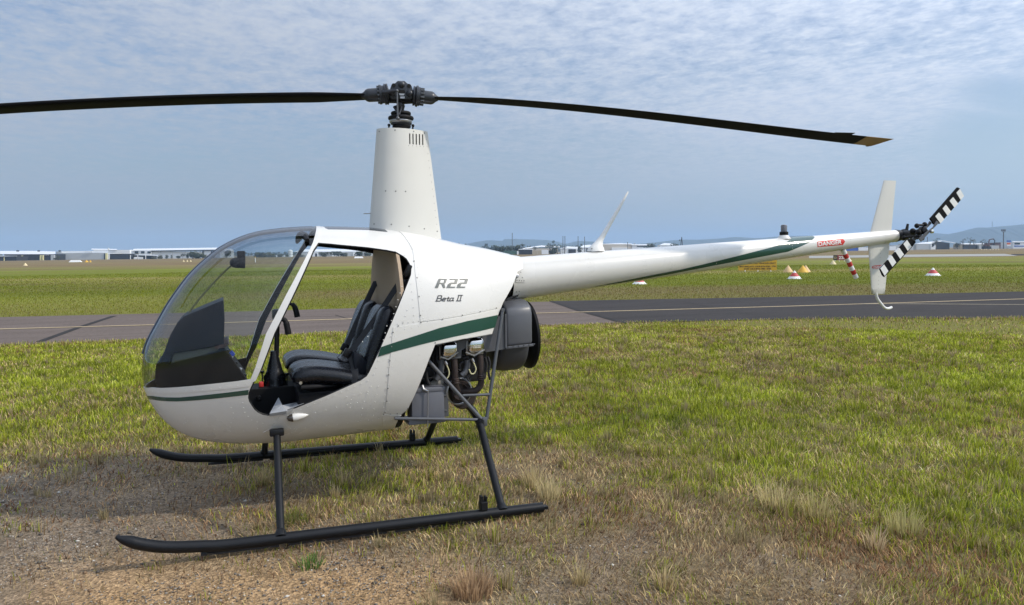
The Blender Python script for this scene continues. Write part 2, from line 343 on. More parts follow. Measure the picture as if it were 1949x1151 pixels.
    def rivets(s, mb, pts, n, r=0.004, mi=0, h=0.6, lift=0.0):       # rivets along a polyline of photo points
        Q = [h_ for h_ in (s.hit(*p) for p in pts) if h_ is not None]
        if len(Q) < 2: return
        ln = [0.0]
        for a, b in zip(Q, Q[1:]): ln.append(ln[-1]+(b-a).length)
        for k in range(n):
            t = ln[-1]*k/max(1, n-1); i = max(0, min(len(Q)-2, next((j for j in range(len(ln)-1) if ln[j+1] >= t), len(Q)-2)))
            u = (t-ln[i])/max(1e-9, ln[i+1]-ln[i]); p = Q[i].lerp(Q[i+1], u); loc, _, _, _ = s.bvh.find_nearest(p); nn = s.normal(loc); mb.add(dome(loc+nn*lift, nn, r, h), mi)
    def decal(s, name, polys, mat_, lift=0.003, parent=None):     # flat print laid on the skin; polys: lists of photo points, triangulated
        mb = MB()
        for poly, tris in polys:
            poly, tris = refine(poly, tris); V = []
            for p in poly:
                h = s.hit(*p)
                if h is None: h = P(p[0], p[1], -0.3)
                V.append(h+s.normal(h)*lift)
            mb.add((V, tris))
        return build(name, mb, mat_, parent, smooth_ang=None)
def refine(poly, faces, it=2):           # split faces so that a print follows a curved skin
    poly = [tuple(p) for p in poly]; tr = []
    for f in faces:
        for k in range(1, len(f)-1): tr.append((f[0], f[k], f[k+1]))
    for _ in range(it):
        if len(tr) > 600: break
        mid = {}; o = []
        def m_(a, b):
            k = (min(a, b), max(a, b))
            if k not in mid: mid[k] = len(poly); poly.append(((poly[a][0]+poly[b][0])/2, (poly[a][1]+poly[b][1])/2))
            return mid[k]
        for a, b, c in tr: ab, bc, ca = m_(a, b), m_(b, c), m_(c, a); o += [(a, ab, ca), (ab, b, bc), (ca, bc, c), (ab, bc, ca)]
        tr = o
    return poly, tr
def strokes(lines, wd):                  # polylines -> quads (photo pixels)
    o = []
    for ln in lines:
        for (x0, y0), (x1, y1) in zip(ln, ln[1:]):
            dx, dy = x1-x0, y1-y0; l_ = math.hypot(dx, dy) or 1; ux, uy = dx/l_*wd/2, dy/l_*wd/2
            x0e, y0e, x1e, y1e = x0-ux*0.6, y0-uy*0.6, x1+ux*0.6, y1+uy*0.6
            o.append(([(x0e-uy, y0e+ux), (x1e-uy, y1e+ux), (x1e+uy, y1e-ux), (x0e+uy, y0e-ux)], [(0, 1, 2, 3)]))
    return o
def text_mesh(txt, bold=0.0):            # flat letters in a unit box: verts (x 0..w, y 0..1), triangles
    cu = bpy.data.curves.new("t", 'FONT'); cu.body = txt; cu.offset = bold; cu.resolution_u = 3
    o = bpy.data.objects.new("t", cu); COL.objects.link(o); me = o.evaluated_get(bpy.context.evaluated_depsgraph_get()).to_mesh()
    me.calc_loop_triangles(); V = [(v.co.x, v.co.y) for v in me.vertices]; T = [tuple(t.vertices) for t in me.loop_triangles]
    bpy.data.objects.remove(o)
    x0, x1 = min(v[0] for v in V), max(v[0] for v in V); y0, y1 = min(v[1] for v in V), max(v[1] for v in V)
    return [((x-x0)/(x1-x0), (y-y0)/(y1-y0)) for x, y in V], T, (x1-x0)/(y1-y0)
# ================================================================== SETTING
def vnoise(x, y, seed=0):
    xi = np.floor(x).astype(np.int64); yi = np.floor(y).astype(np.int64); fx_ = x-xi; fy = y-yi
    def h(a, b):
        n = (a*374761393+b*668265263+seed*1442695041) & 0xffffffff; n = ((n ^ (n >> 13))*1274126177) & 0xffffffff; return ((n ^ (n >> 16)) & 0xffff)/65535.0
    u = fx_*fx_*(3-2*fx_); v = fy*fy*(3-2*fy)
    return (h(xi, yi)*(1-u)+h(xi+1, yi)*u)*(1-v)+(h(xi, yi+1)*(1-u)+h(xi+1, yi+1)*u)*v
def fbm(x, y, sc, oct_=4, seed=0, gain=0.5):
    s = 0; a = 1; t = 0
    for o in range(oct_): s = s+a*vnoise(x*sc*2**o+17.3*o, y*sc*2**o-9.1*o, seed+o); t += a; a *= gain
    return s/t
def to_px(x, y, z=0.0):
    dx, dy, dz = x-CAM.x, y-CAM.y, z-CAM.z
    d = dx*fwd.x+dy*fwd.y+dz*fwd.z; d = np.where(d < .05, .05, d)
    return PW/2+FOC*(dx*RT.x+dy*RT.y+dz*RT.z)/d, PH/2-FOC*(dx*UP.x+dy*UP.y+dz*UP.z)/d
GX = np.array([0, 250, 500, 750, 1000, 1250, 1500, 1750, 1949.]); GY = np.array([620, 660, 720, 780, 830, 870, 920, 980, 1040, 1100, 1150.])
GREEN = np.array([[.6, .6, .6, .6, .6, .65, .6, .7, .7], [.75, .75, .7, .65, .6, .6, .6, .7, .75], [.75, .75, .7, .65, .6, .65, .65, .85, .92], [.78, .72, .65, .55, .68, .72, .62, .62, .7], [.68, .65, .6, .42, .55, .78, .75, .6, .6],
                  [.45, .4, .5, .38, .38, .42, .62, .76, .6], [.2, .15, .35, .3, .3, .35, .38, .7, .75], [.3, .2, .25, .3, .3, .3, .22, .5, .72], [.2, .15, .22, .3, .25, .25, .16, .32, .6], [.15, .1, .15, .15, .25, .3, .25, .3, .5], [.1, .1, .1, .1, .2, .3, .25, .3, .35]])
COVER = np.array([[1]*9]*4+[[.98, .95, .92, .85, .95, 1, 1, 1, 1], [.8, .65, .72, .72, .82, .92, 1, 1, 1], [.25, .14, .45, .62, .76, .9, .95, 1, 1], [.33, .22, .5, .66, .76, .9, .92, 1, 1], [.13, .10, .36, .56, .66, .86, .92, .95, 1], [.04, .05, .10, .16, .56, .76, .9, .95, 1], [.02, .02, .04, .06, .5, .75, .9, .95, 1]])
def grid_val(G, px, py):
    fx_ = np.interp(px, GX, np.arange(9)); fy = np.interp(py, GY, np.arange(11)); i = np.clip(fx_.astype(int), 0, 7); j = np.clip(fy.astype(int), 0, 9); u = fx_-i; v = fy-j
    return (G[j, i]*(1-u)+G[j, i+1]*u)*(1-v)+(G[j+1, i]*(1-u)+G[j+1, i+1]*u)*v
def ground_z(x, y):
    r = np.hypot(x-CAM.x, y-CAM.y); f = 1-smooth(9, 13, r)
    z = 0.028*np.clip((0.667-x)/2.0, 0, 1.2)+0.016*(fbm(x, y, 1.6, 3, 5)-.5)*2+0.007*(fbm(x, y, 9, 2, 8)-.5)*2-.008
    return z*f
def masks(x, y):
    px, py = to_px(x, y)
    j1 = (fbm(x, y, .9, 4, 21)-.5)*2; j2 = (fbm(x, y, 3.2, 3, 33)-.5)*2
    g = np.clip(grid_val(GREEN, px, py)+.34*j1+.22*j2, 0, 1); c = np.clip(grid_val(COVER, px+60*j1, py+14*j2)+.30*j2+.18*j1, 0, 1)
    return g, c

def field(lat, s):
    st = fbm(lat*.13+s*.03, s, .075, 4, 61); st2 = fbm(lat*.35, s*1.1, .16, 4, 64); st3 = fbm(lat*.3, s, .10, 4, 69)
    ly = np.clip((st-.52)*2.6+.75*np.exp(-((s-57-5*(st3-.5))/3.2)**2)+.55*smooth(66, 100, s), 0, 1)
    br_ = np.clip((st3-.50)*3.2+.25*smooth(60, 100, s), 0, .9)*(1-.8*np.exp(-((s-57)/4)**2)); bmask = smooth(104, 140, s+22*(st2-.5))
    return ly, bmask, br_, st2
def ground():
    vis = np.linspace(-41, 41, 400); rest = np.linspace(41, 319, 90)[1:-1]; ang = np.radians(np.concatenate([vis, rest]))+YAW
    rr = np.geomspace(0.9, 5400, 460); m, n = len(rr), len(ang)
    A, Q = np.meshgrid(ang, rr); x = CAM.x+Q*np.sin(A); y = CAM.y+Q*np.cos(A); x = x.ravel(); y = y.ravel(); z = ground_z(x, y)
    V = np.stack([x, y, z], 1); V = np.vstack([V, [[CAM.x, CAM.y, 0]]])
    i = np.arange(m-1)[:, None]*n; k = np.arange(n)[None, :]; k2 = (np.arange(n)+1)[None, :] % n
    F = np.stack([i+k, i+n+k, i+n+k2, i+k2], 2).reshape(-1, 4)
    me = bpy.data.meshes.new("ground"); me.vertices.add(len(V)); me.vertices.foreach_set("co", V.ravel())
    me.loops.add(F.size); me.loops.foreach_set("vertex_index", F.ravel()); me.polygons.add(len(F)); me.polygons.foreach_set("loop_start", np.arange(len(F))*4); me.update(); me.validate()
    # what the ground is made of at each place: bare soil, dry thatch, green turf, brown far field
    x, y = V[:, 0], V[:, 1]; r = np.hypot(x-CAM.x, y-CAM.y); g, c = masks(x, y)
    s = (x-CAM.x)*math.sin(YAW)+(y-CAM.y)*math.cos(YAW); lat = (x-CAM.x)*math.cos(YAW)-(y-CAM.y)*math.sin(YAW)
    px, py = to_px(x, y); tan = smooth(1020, 1110, py)*smooth(-200, 250, px)*(1-smooth(840, 960, px))
    n1 = fbm(x, y, .7, 4, 51)[:, None]; n2 = fbm(x, y, 4, 3, 52)[:, None]
    grey = np.array([.165, .140, .112]); sand = np.array([.33, .215, .112]); soil = grey*(.75+.5*n2)+(sand-grey)*np.clip(tan*.75+(n1[:, 0]-.45)*.9, 0, 1)[:, None]
    thatch = np.array([.20, .145, .085])*(.7+.6*n2); turf = np.array([.12, .14, .03])*(.7+.6*n2)
    near = soil*(1-c[:, None])+(thatch*(1-g[:, None])+turf*g[:, None])*c[:, None]
    ly, bmask, br_, st2 = field(lat, s)
    fg = np.array([.150, .172, .013])*(.7+.6*st2[:, None]); fy_ = np.array([.265, .235, .070])*(.85+.3*st2[:, None]); fb = np.array([.190, .137, .066])*(.72+.56*st2[:, None]); fo = np.array([.165, .135, .048])
    far = fg*(1-ly[:, None])+fy_*ly[:, None]; far = far*(1-br_[:, None])+fo*br_[:, None]
    gs = (fbm(lat*.02, s, .035, 3, 67)-.45)*2.2; far = far*(1-bmask[:, None])+(fb*(1-np.clip(gs, 0, .8))[:, None]+fo*1.25*np.clip(gs, 0, .8)[:, None])*bmask[:, None]
    t = smooth(11, 15, r)[:, None]; colr = near*(1-t)+far*t
    at = me.color_attributes.new("soil", 'FLOAT_COLOR', 'POINT'); at.data.foreach_set("color", np.hstack([colr, (1-c[:, None])*(1-t)]).astype(np.float32).ravel())
    me.polygons.foreach_set("use_smooth", [True]*len(F))
    mtl, tt, b = new_mat("ground_surface"); b.inputs["Roughness"].default_value = .95; b.inputs["Specular IOR Level"].default_value = .15
    def nd(t_, **k):
        q = tt.nodes.new(t_)
        for a_, v_ in k.items(): setattr(q, a_, v_)
        return q
    ca = nd("ShaderNodeVertexColor", layer_name="soil"); geo = nd("ShaderNodeNewGeometry")
    nz = nd("ShaderNodeTexNoise"); nz.inputs["Scale"].default_value = 38; nz.inputs["Detail"].default_value = 8; nz.inputs["Roughness"].default_value = .75; tt.links.new(geo.outputs["Position"], nz.inputs["Vector"])
    vo = nd("ShaderNodeTexVoronoi"); vo.inputs["Scale"].default_value = 75; tt.links.new(geo.outputs["Position"], vo.inputs["Vector"])
    mr = nd("ShaderNodeMapRange"); mr.inputs[1].default_value = .3; mr.inputs[2].default_value = .75; mr.inputs[3].default_value = .45; mr.inputs[4].default_value = 1.6; tt.links.new(nz.outputs["Fac"], mr.inputs[0])
    ml = nd("ShaderNodeMix", data_type='RGBA', blend_type='MULTIPLY'); ml.inputs[0].default_value = 1; tt.links.new(ca.outputs["Color"], ml.inputs[6]); tt.links.new(mr.outputs[0], ml.inputs[7])
    vs = nd("ShaderNodeMapRange"); vs.inputs[1].default_value = 0; vs.inputs[2].default_value = 1; vs.inputs[3].default_value = .65; vs.inputs[4].default_value = 1.55; sx = nd("ShaderNodeSeparateColor"); tt.links.new(vo.outputs["Color"], sx.inputs[0]); tt.links.new(sx.outputs[0], vs.inputs[0])
    m2 = nd("ShaderNodeMix", data_type='RGBA', blend_type='MULTIPLY'); tt.links.new(ca.outputs["Alpha"], m2.inputs[0]); tt.links.new(ml.outputs[2], m2.inputs[6]); tt.links.new(vs.outputs[0], m2.inputs[7]); tt.links.new(m2.outputs[2], b.inputs["Base Color"])
    bp = nd("ShaderNodeBump"); bp.inputs["Strength"].default_value = .7; bp.inputs["Distance"].default_value = .012; ad = nd("ShaderNodeMath", operation='ADD'); tt.links.new(nz.outputs["Fac"], ad.inputs[0]); tt.links.new(vo.outputs["Distance"], ad.inputs[1]); tt.links.new(ad.outputs[0], bp.inputs["Height"]); tt.links.new(bp.outputs[0], b.inputs["Normal"])
    me.materials.append(mtl); o = bpy.data.objects.new("ground", me); COL.objects.link(o); tag(o, kind="structure")
ground()

# roads: sheets a few millimetres above the ground
def sheet(name, pts, z, m, sub=1):
    V = [(p.x, p.y, z) for p in pts]; h = len(V)//2; F = [(i, i+1, len(V)-2-i, len(V)-1-i) for i in range(h-1)]
    return tag(build(name, (V, F), m, None, None), kind="structure")
def lineg(pts, ext=1.0):                   # ground polyline from photo points, carried on past both picture edges
    q = [PZ(*p) for p in pts]; return [q[0]+(q[0]-q[1]).normalized()*60*ext]+q+[q[-1]+(q[-1]-q[-2]).normalized()*60*ext]
def road_mat(name, base, crackdark=.5):
    m, t, b = new_mat(name); b.inputs["Roughness"].default_value = .95; b.inputs["Specular IOR Level"].default_value = .06
    geo = t.nodes.new("ShaderNodeNewGeometry"); mp = t.nodes.new("ShaderNodeMapping"); mp.inputs["Rotation"].default_value = (0, 0, .19); mp.inputs["Scale"].default_value = (.25, 1.2, 1); t.links.new(geo.outputs["Position"], mp.inputs[0])
    n = t.nodes.new("ShaderNodeTexNoise"); n.inputs["Scale"].default_value = 1.5; n.inputs["Detail"].default_value = 7; n.inputs["Roughness"].default_value = .65; t.links.new(mp.outputs[0], n.inputs["Vector"])
    n2 = t.nodes.new("ShaderNodeTexNoise"); n2.inputs["Scale"].default_value = 14; n2.inputs["Detail"].default_value = 6; t.links.new(geo.outputs["Position"], n2.inputs["Vector"])
    c = t.nodes.new("ShaderNodeMix"); c.data_type = 'RGBA'; c.inputs[6].default_value = (*[v*.70 for v in base], 1); c.inputs[7].default_value = (*[v*1.30 for v in base], 1)
    ad = t.nodes.new("ShaderNodeMath"); ad.operation = 'MULTIPLY_ADD'; ad.inputs[1].default_value = .5; t.links.new(n2.outputs["Fac"], ad.inputs[0]); hf = t.nodes.new("ShaderNodeMath"); hf.operation = 'MULTIPLY'; hf.inputs[1].default_value = .5; t.links.new(n.outputs["Fac"], hf.inputs[0]); t.links.new(hf.outputs[0], ad.inputs[2])
    mr = t.nodes.new("ShaderNodeMapRange"); mr.inputs[1].default_value = .3; mr.inputs[2].default_value = .7; t.links.new(ad.outputs[0], mr.inputs[0]); t.links.new(mr.outputs[0], c.inputs[0]); t.links.new(c.outputs[2], b.inputs["Base Color"])
    bp = t.nodes.new("ShaderNodeBump"); bp.inputs["Strength"].default_value = .3; bp.inputs["Distance"].default_value = .01; t.links.new(n2.outputs["Fac"], bp.inputs["Height"]); t.links.new(bp.outputs[0], b.inputs["Normal"]); return m
MOLD = road_mat("old_tarmac", (.140, .114, .100)); MNEW = road_mat("new_asphalt", (.053, .049, .048)); MSEAL = road_mat("bitumen_seal", (.045, .043, .043)); MLINE = road_mat("faded_yellow_line", (.42, .335, .21)); MLINE2 = road_mat("faded_pale_line", (.40, .35, .26))
nearp = [(0, 657), (300, 648), (600, 637), (900, 625), (1180, 615), (1500, 608), (1949, 606)]; farp = [(0, 604), (310, 596.5), (600, 590), (1040, 573.5), (1450, 566.5), (1949, 555)]
NE, FE = lineg(nearp), lineg(farp)
def lerpline(q, n):
    L_ = [0]
    for a, b in zip(q, q[1:]): L_.append(L_[-1]+(b-a).length)
    o = []
    for k in range(n):
        t = L_[-1]*k/(n-1); i = max(0, min(len(q)-2, sum(1 for l in L_[1:] if l < t))); o.append(q[i].lerp(q[i+1], (t-L_[i])/max(1e-9, L_[i+1]-L_[i])))
    return o
a_, b_ = lerpline(NE, 40), lerpline(FE, 40); sheet("taxiway", a_+b_[::-1], .010, MOLD)
j0, j1 = PZ(1185, 615), PZ(1045, 573.5)
nn_ = [j0]+[PZ(*p) for p in ((1300, 612), (1500, 608), (1949, 606))]; ff_ = [j1]+[PZ(*p) for p in ((1200, 570.5), (1450, 566.5), (1949, 555))]
nn_.append(nn_[-1]+(nn_[-1]-nn_[-2]).normalized()*60); ff_.append(ff_[-1]+(ff_[-1]-ff_[-2]).normalized()*60)
a_, b_ = lerpline(nn_, 20), lerpline(ff_, 20); sheet("taxiway_resurfaced", a_+b_[::-1], .014, MNEW)
def stripe(name, pts, wd, z, m, ext=True):
    q = lineg(pts) if ext else [PZ(*p) for p in pts]; A, B = [], []
    for i, p in enumerate(q):
        t = (q[min(i+1, len(q)-1)]-q[max(i-1, 0)]); t.z = 0; t.normalize(); nn = Vector((-t.y, t.x, 0))*wd/2; A.append(p-nn); B.append(p+nn)
    return sheet(name, A+B[::-1], z, m)
stripe("centre_line", [(0, 627.3), (300, 619), (554, 611.3), (663, 608), (1021, 597), (1500, 583.6), (1677, 578), (1949, 569.6)], .17, .019, MLINE)
stripe("branch_line", [(1640, 579.5), (1677, 579.2), (1800, 579.8), (1949, 580.8), (2300, 583.2)], .12, .0225, MLINE2, False)
stripe("bitumen_seam", [(75, 651.5), (150, 624), (217, 602)], .15, .0155, MSEAL, False)
stripe("joint_seal", [(1190, 616), (1100, 591), (1050, 574)], .16, .0175, MSEAL, False)
for q in ([(640, 600), (668, 608), (690, 614)], [(900, 580), (930, 590), (985, 601), (1010, 612), (1040, 620)], [(300, 600), (520, 604), (700, 602), (860, 598)], [(1300, 574), (1340, 584), (1400, 592), (1450, 603)]):
    stripe("crack", [(x+rnd.uniform(-6, 6), y) for x, y in q], .025, .0165, MSEAL, False)
MCONC = mat("pale_concrete", (.30, .295, .27), .9, var=.1, vscale=.05)
sheet("concrete_strip", [PZ(1540, 491.3), PZ(1750, 488.7), PZ(1938, 486.8), PZ(1912, 483.0), PZ(1750, 484.2), PZ(1540, 487.0)], .02, MCONC)
sheet("far_tarmac", [PZ(1925, 486.0), PZ(2080, 484.8), PZ(2080, 482.2), PZ(1925, 483.4)], .012, MNEW)

# ------------------------------------------------------------------ background
FH = Vector((math.sin(YAW), math.cos(YAW), 0)); RH = Vector((math.cos(YAW), -math.sin(YAW), 0))
def base_y(x, D): return horizon(x)+FOC*CAM.z/D
def slab(par, name, pts, D, thick, m, off=0.0, smooth_ang=None):
    if name in ("roof", "right_roof"):     # a pitched sheet: front edge low, back edge high
        yb_, yt_ = max(p[1] for p in pts), min(p[1] for p in pts); V = [PD(x, y, D+off+14*(yb_-y)/max(.5, yb_-yt_)) for x, y in pts]
        return build(name, prism(V, Vector((0, 0, -.12))+FH*.25), m, par, smooth_ang)
    V = [PD(x, (base_y(x, D) if y is None else y), D)+FH*off for x, y in pts]
    return build(name, prism(V, FH*thick), m, par, smooth_ang)
def rect(x0, x1, y0, y1): return [(x0, y1), (x1, y1), (x1, y0), (x0, y0)]
def thing_at(name, x, D, label, cat, group=None): p = PD(x, base_y(x, D), D); return empty(name, (0, 0, 0), label, cat, group)
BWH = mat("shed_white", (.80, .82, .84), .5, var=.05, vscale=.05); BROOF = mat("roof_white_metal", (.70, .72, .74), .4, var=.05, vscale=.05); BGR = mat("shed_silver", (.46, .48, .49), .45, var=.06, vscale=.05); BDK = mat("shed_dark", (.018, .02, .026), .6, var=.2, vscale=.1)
BYE = mat("shed_cream_post", (.75, .70, .36), .6); BGL = mat("dark_window", (.02, .03, .04), .15); BBE = mat("shed_beige", (.55, .50, .43), .6, var=.06, vscale=.05); BBR = mat("shed_brown", (.13, .07, .055), .7, var=.15, vscale=.1); BBL = mat("sign_blue", (.03, .10, .42), .5); BTL = mat("sign_orange", (.6, .12, .03), .5); BGN = mat("green_container", (.05, .11, .085), .6); BCR = mat("cream_container", (.44, .38, .27), .6)
def bld(name, label, D, parts, cat="building"):
    e = empty(name, (0, 0, 0), label, cat)
    for nm, pts, th, m, off in parts: slab(e, nm, pts, D, th, m, off)
    return e
bld("hangar", "long low dark hangar with pale yellow door posts and white roof, far left", 430, [("wall", rect(8, 105, 483.5, None), 25, BDK, 0), ("roof", [(0, 483.2), (92, 485.2), (105, 482.5), (105, 478.2), (60, 477.2), (0, 477.5)], 30, BROOF, -.6)]
    +[("door_post", rect(x, x+2.4, 485.5, None), .6, BYE, -.9) for x in (42, 77.5, 82)]+[("door_panel", rect(a, b, 487.0, None), .3, BDK, -.4) for a, b in ((46, 76), (86, 94))]+[("end_wall", rect(98, 105, 484.5, None), 2, BGR, -.7)]+[("vent", rect(x, x+2.0, 476.2, 478.5), 1.5, BDK, -.8) for x in (33, 73, 113)])
bld("annex", "small black flat roofed annex at the left picture edge in front of the hangar", 410, [("wall", rect(-40, 31, 487.5, None), 10, BDK, 0), ("roof", rect(-40, 32, 486.2, 487.8), 11, BGR, -.5), ("block", rect(8, 30, 484.5, 486.5), 6, BDK, 1), ("post", rect(8, 9, 489, None), .3, BYE, -.4)])
bld("shed", "plain silver grey shed with low pitched roof beside the dark hangar", 440, [("wall", rect(117, 200, 481.5, None), 20, BGR, 0), ("roof", [(115, 482.3), (165, 480.6), (205, 481.5), (205, 476.8), (116, 478.0)], 22, BGR, -.5), ("skylight", rect(163, 177, 478.5, 480.0), .4, BROOF, -.9), ("side_wall", rect(106, 116, 478.5, 483), 12, BGR, .5), ("door_post", rect(201, 204.5, 481.5, None), .6, BYE, -.3), ("door_panel", rect(198.5, 200.8, 482, None), .4, BDK, -.4)])
bld("shed", "thin white ridge roofed shed standing behind the silver shed", 520, [("wall", rect(178, 247, 475.2, None), 25, BWH, 0), ("roof", [(174, 475.0), (222, 475.6), (222, 473.4), (174, 472.8)], 10, BROOF, -1), ("flue", rect(207, 208.5, 471.5, 475.5), .8, BROOF, -1.2)])
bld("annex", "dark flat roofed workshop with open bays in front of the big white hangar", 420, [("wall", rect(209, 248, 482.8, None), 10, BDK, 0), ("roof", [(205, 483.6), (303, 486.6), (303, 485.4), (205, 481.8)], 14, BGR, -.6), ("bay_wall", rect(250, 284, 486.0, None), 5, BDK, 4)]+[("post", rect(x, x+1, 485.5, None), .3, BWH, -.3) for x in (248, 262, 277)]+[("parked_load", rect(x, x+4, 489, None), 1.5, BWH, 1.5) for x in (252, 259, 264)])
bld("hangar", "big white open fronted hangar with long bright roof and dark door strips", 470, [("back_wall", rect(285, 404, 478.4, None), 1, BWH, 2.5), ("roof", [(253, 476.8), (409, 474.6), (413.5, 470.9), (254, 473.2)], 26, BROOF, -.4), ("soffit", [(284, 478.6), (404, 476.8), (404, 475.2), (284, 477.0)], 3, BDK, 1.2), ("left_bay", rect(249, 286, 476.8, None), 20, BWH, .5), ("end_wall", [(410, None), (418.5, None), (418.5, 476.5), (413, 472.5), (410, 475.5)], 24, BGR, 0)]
    +[("window", rect(x, x+6.5, 478, 482), .3, BGL, .3) for x in (256, 268, 280)]+[("door_strip", rect(a, b, 477, None), .5, BDK, 1.6) for a, b in ((383, 385), (399.5, 400.7), (402, 405))]+[("door_panel", rect(a, b, 476.8, None), .4, BWH, 2) for a, b in ((386, 391), (392, 399))]+[("column", rect(x, x+.8, 478, None), .4, BGR, 1.4) for x in (303, 326, 350)])
bld("shed", "low white shed beyond the windshield, left of the white tank", 520, [("wall", rect(525, 545, 487.5, None), 14, BWH, 0), ("roof", rect(524, 546, 486, 488), 15, BGR, -.4), ("door_panel", rect(537, 541, 489, None), .3, BBE, -.3)])
tk = empty("storage_tank", (0, 0, 0), "round white storage tank seen through the windshield", "tank")
p = PD(553, base_y(553, 500), 500); build("shell", lathe([(1.5, 0), (1.5, 4.3), (1.1, 4.7), (.1, 4.9)], (p.x, p.y, 0), (0, 0, 1), 20), BWH, tk); build("band", lathe([(1.53, 1.5), (1.53, 1.9)], (p.x, p.y, 0), (0, 0, 1), 20, close=False), BGR, tk)
bld("hangar", "wide grey hangar seen through the open cabin doorway", 520, [("wall", rect(566, 712, 478.5, None), 30, BGR, 0), ("roof", [(560, 479), (716, 478.5), (712, 473.6), (575, 474.4)], 32, BROOF, -.6)]+[("panel", rect(x, x+14, 480, None), .3, BWH if k % 2 else BGR, -.4) for k, x in enumerate(range(572, 705, 20))]+[("door_panel", rect(600, 604, 482, None), .3, BDK, -.5)])
bld("shed", "pale grey pitched shed among the trees above the front of the tail boom", 560, [("wall", rect(1000, 1062, 472.5, None), 18, BBE, 0), ("roof", [(992, 474), (1030, 469.5), (1065, 470.5), (1065, 468.6), (1030, 466.8), (995, 472)], 19, BROOF, -.5)])
bld("container", "dark green shipping container left of the cream containers", 430, [("body", rect(958, 985, 477, None), 2.5, BGN, 0), ("end_door", rect(984, 986.8, 477.5, None), 2.3, BWH, -.2)], "container")
bld("container", "dark blue grey storage shed between green and cream containers", 440, [("wall", rect(988, 1013, 474.8, None), 3, BDK, 0), ("roof", rect(987, 1014, 473.8, 475), 3.4, BGR, -.2)])
bld("container", "pair of cream and white box containers above the tail boom", 435, [("body", rect(1014, 1030, 476.3, None), 2.5, BCR, 0), ("white_body", rect(1031, 1044, 475.3, None), 2.5, BWH, 0), ("rib", rect(1022, 1022.8, 476.5, None), .1, BBE, -.1)], "container")
bld("shed", "low white shed with dark door, just left of the boom aerial", 500, [("wall", rect(1068, 1100, 472.5, None), 10, BWH, 0), ("roof", [(1064, 473), (1080, 468.5), (1104, 470), (1104, 472.8)], 11, BROOF, -.4), ("door_panel", rect(1082, 1096, 474, None), .3, BDK, -.3)])
bld("shed", "white shed with curved roof directly behind the boom aerial base", 540, [("wall", rect(1104, 1136, 470.5, None), 10, BWH, 0), ("roof", [(1102, 471), (1110, 466.5), (1122, 465.5), (1136, 468), (1138, 471)], 11, BROOF, -.4), ("door_panel", rect(1116, 1124, 472, None), .3, BDK, -.3)])
bld("hangar", "large beige hangar with pale low roof, right of the boom aerial", 560, [("wall", rect(1143, 1202, 464.5, None), 30, BBE, 0), ("roof", [(1141, 465.2), (1203, 465.8), (1203, 463.4), (1180, 462.4), (1141, 464.0)], 32, BROOF, -.5), ("low_wall", rect(1164, 1195, 471.0, None), 1, BWH, -1)])
bld("shed", "long thin white shed between the beige hangar and a round tree", 560, [("wall", rect(1203, 1240, 466.5, None), 10, BWH, 0), ("roof", rect(1202, 1242, 464.5, 466.6), 11, BROOF, -.4), ("chimney", rect(1207, 1210, 462.5, 465), 1.5, BGR, 1), ("window", rect(1212, 1232, 467.5, 469.5), .2, BGL, -.2)])
bld("shed", "white shed with peaked roof right of the round tree over the boom", 560, [("wall", rect(1256, 1290, 466, None), 10, BWH, 0), ("roof", [(1254, 466.5), (1264, 462.3), (1274, 462.8), (1292, 466.5)], 11, BROOF, -.3)])
bld("shed", "blue and white low building under the tail boom end", 420, [("blue_wall", rect(1612, 1633, 471, None), 8, BBL, 0), ("white_wall", rect(1634, 1652, 470.5, None), 8, BWH, 0), ("grey_wall", rect(1693, 1705, 468.5, None), 8, BWH, 0), ("dark_wall", rect(1705, 1742, 466, None), 8, BGR, 2)])
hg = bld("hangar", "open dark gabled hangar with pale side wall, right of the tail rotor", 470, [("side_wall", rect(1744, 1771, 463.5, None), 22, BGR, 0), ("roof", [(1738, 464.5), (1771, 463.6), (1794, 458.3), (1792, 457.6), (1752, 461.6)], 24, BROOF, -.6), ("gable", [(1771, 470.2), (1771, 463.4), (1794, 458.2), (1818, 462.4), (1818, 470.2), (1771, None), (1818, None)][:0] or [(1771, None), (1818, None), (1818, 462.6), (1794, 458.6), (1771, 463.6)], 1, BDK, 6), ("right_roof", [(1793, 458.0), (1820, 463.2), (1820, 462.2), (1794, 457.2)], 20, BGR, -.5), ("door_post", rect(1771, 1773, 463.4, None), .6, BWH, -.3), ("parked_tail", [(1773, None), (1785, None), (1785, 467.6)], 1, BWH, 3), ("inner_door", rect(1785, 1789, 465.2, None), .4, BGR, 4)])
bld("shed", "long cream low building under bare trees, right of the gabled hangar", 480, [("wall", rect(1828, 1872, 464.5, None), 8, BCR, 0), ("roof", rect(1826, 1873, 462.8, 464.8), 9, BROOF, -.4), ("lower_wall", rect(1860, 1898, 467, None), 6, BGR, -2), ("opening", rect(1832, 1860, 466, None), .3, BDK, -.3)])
bld("building", "dark brown flat building behind the far floodlight pole", 520, [("wall", rect(1894, 1932, 461.6, None), 20, BBR, 0), ("roof", rect(1893, 1933, 460.8, 461.9), 21, BDK, -.3)])
bld("building", "white flat roofed building with dark windows at the right picture edge", 480, [("wall", rect(1928, 1990, 460.5, None), 12, BWH, 0), ("roof", rect(1927, 1992, 458.8, 460.8), 13, BGR, -.4), ("window", rect(1931, 1941, 462, 465), .2, BGL, -.2), ("stripe", rect(1930, 1990, 467.2, 469), .2, BBL, -.2)])
bld("sign_board", "small blue and orange roadside sign in front of the brown building", 440, [("post", rect(1919, 1920.5, 463, None), .2, BGR, .1), ("blue_panel", rect(1916.5, 1924, 457.2, 460.5), .25, BBL, 0), ("orange_panel", rect(1917, 1923.5, 461.8, 465.2), .25, BTL, 0), ("white_panel", rect(1917, 1923.5, 465.4, 467.6), .25, BWH, 0)], "sign")
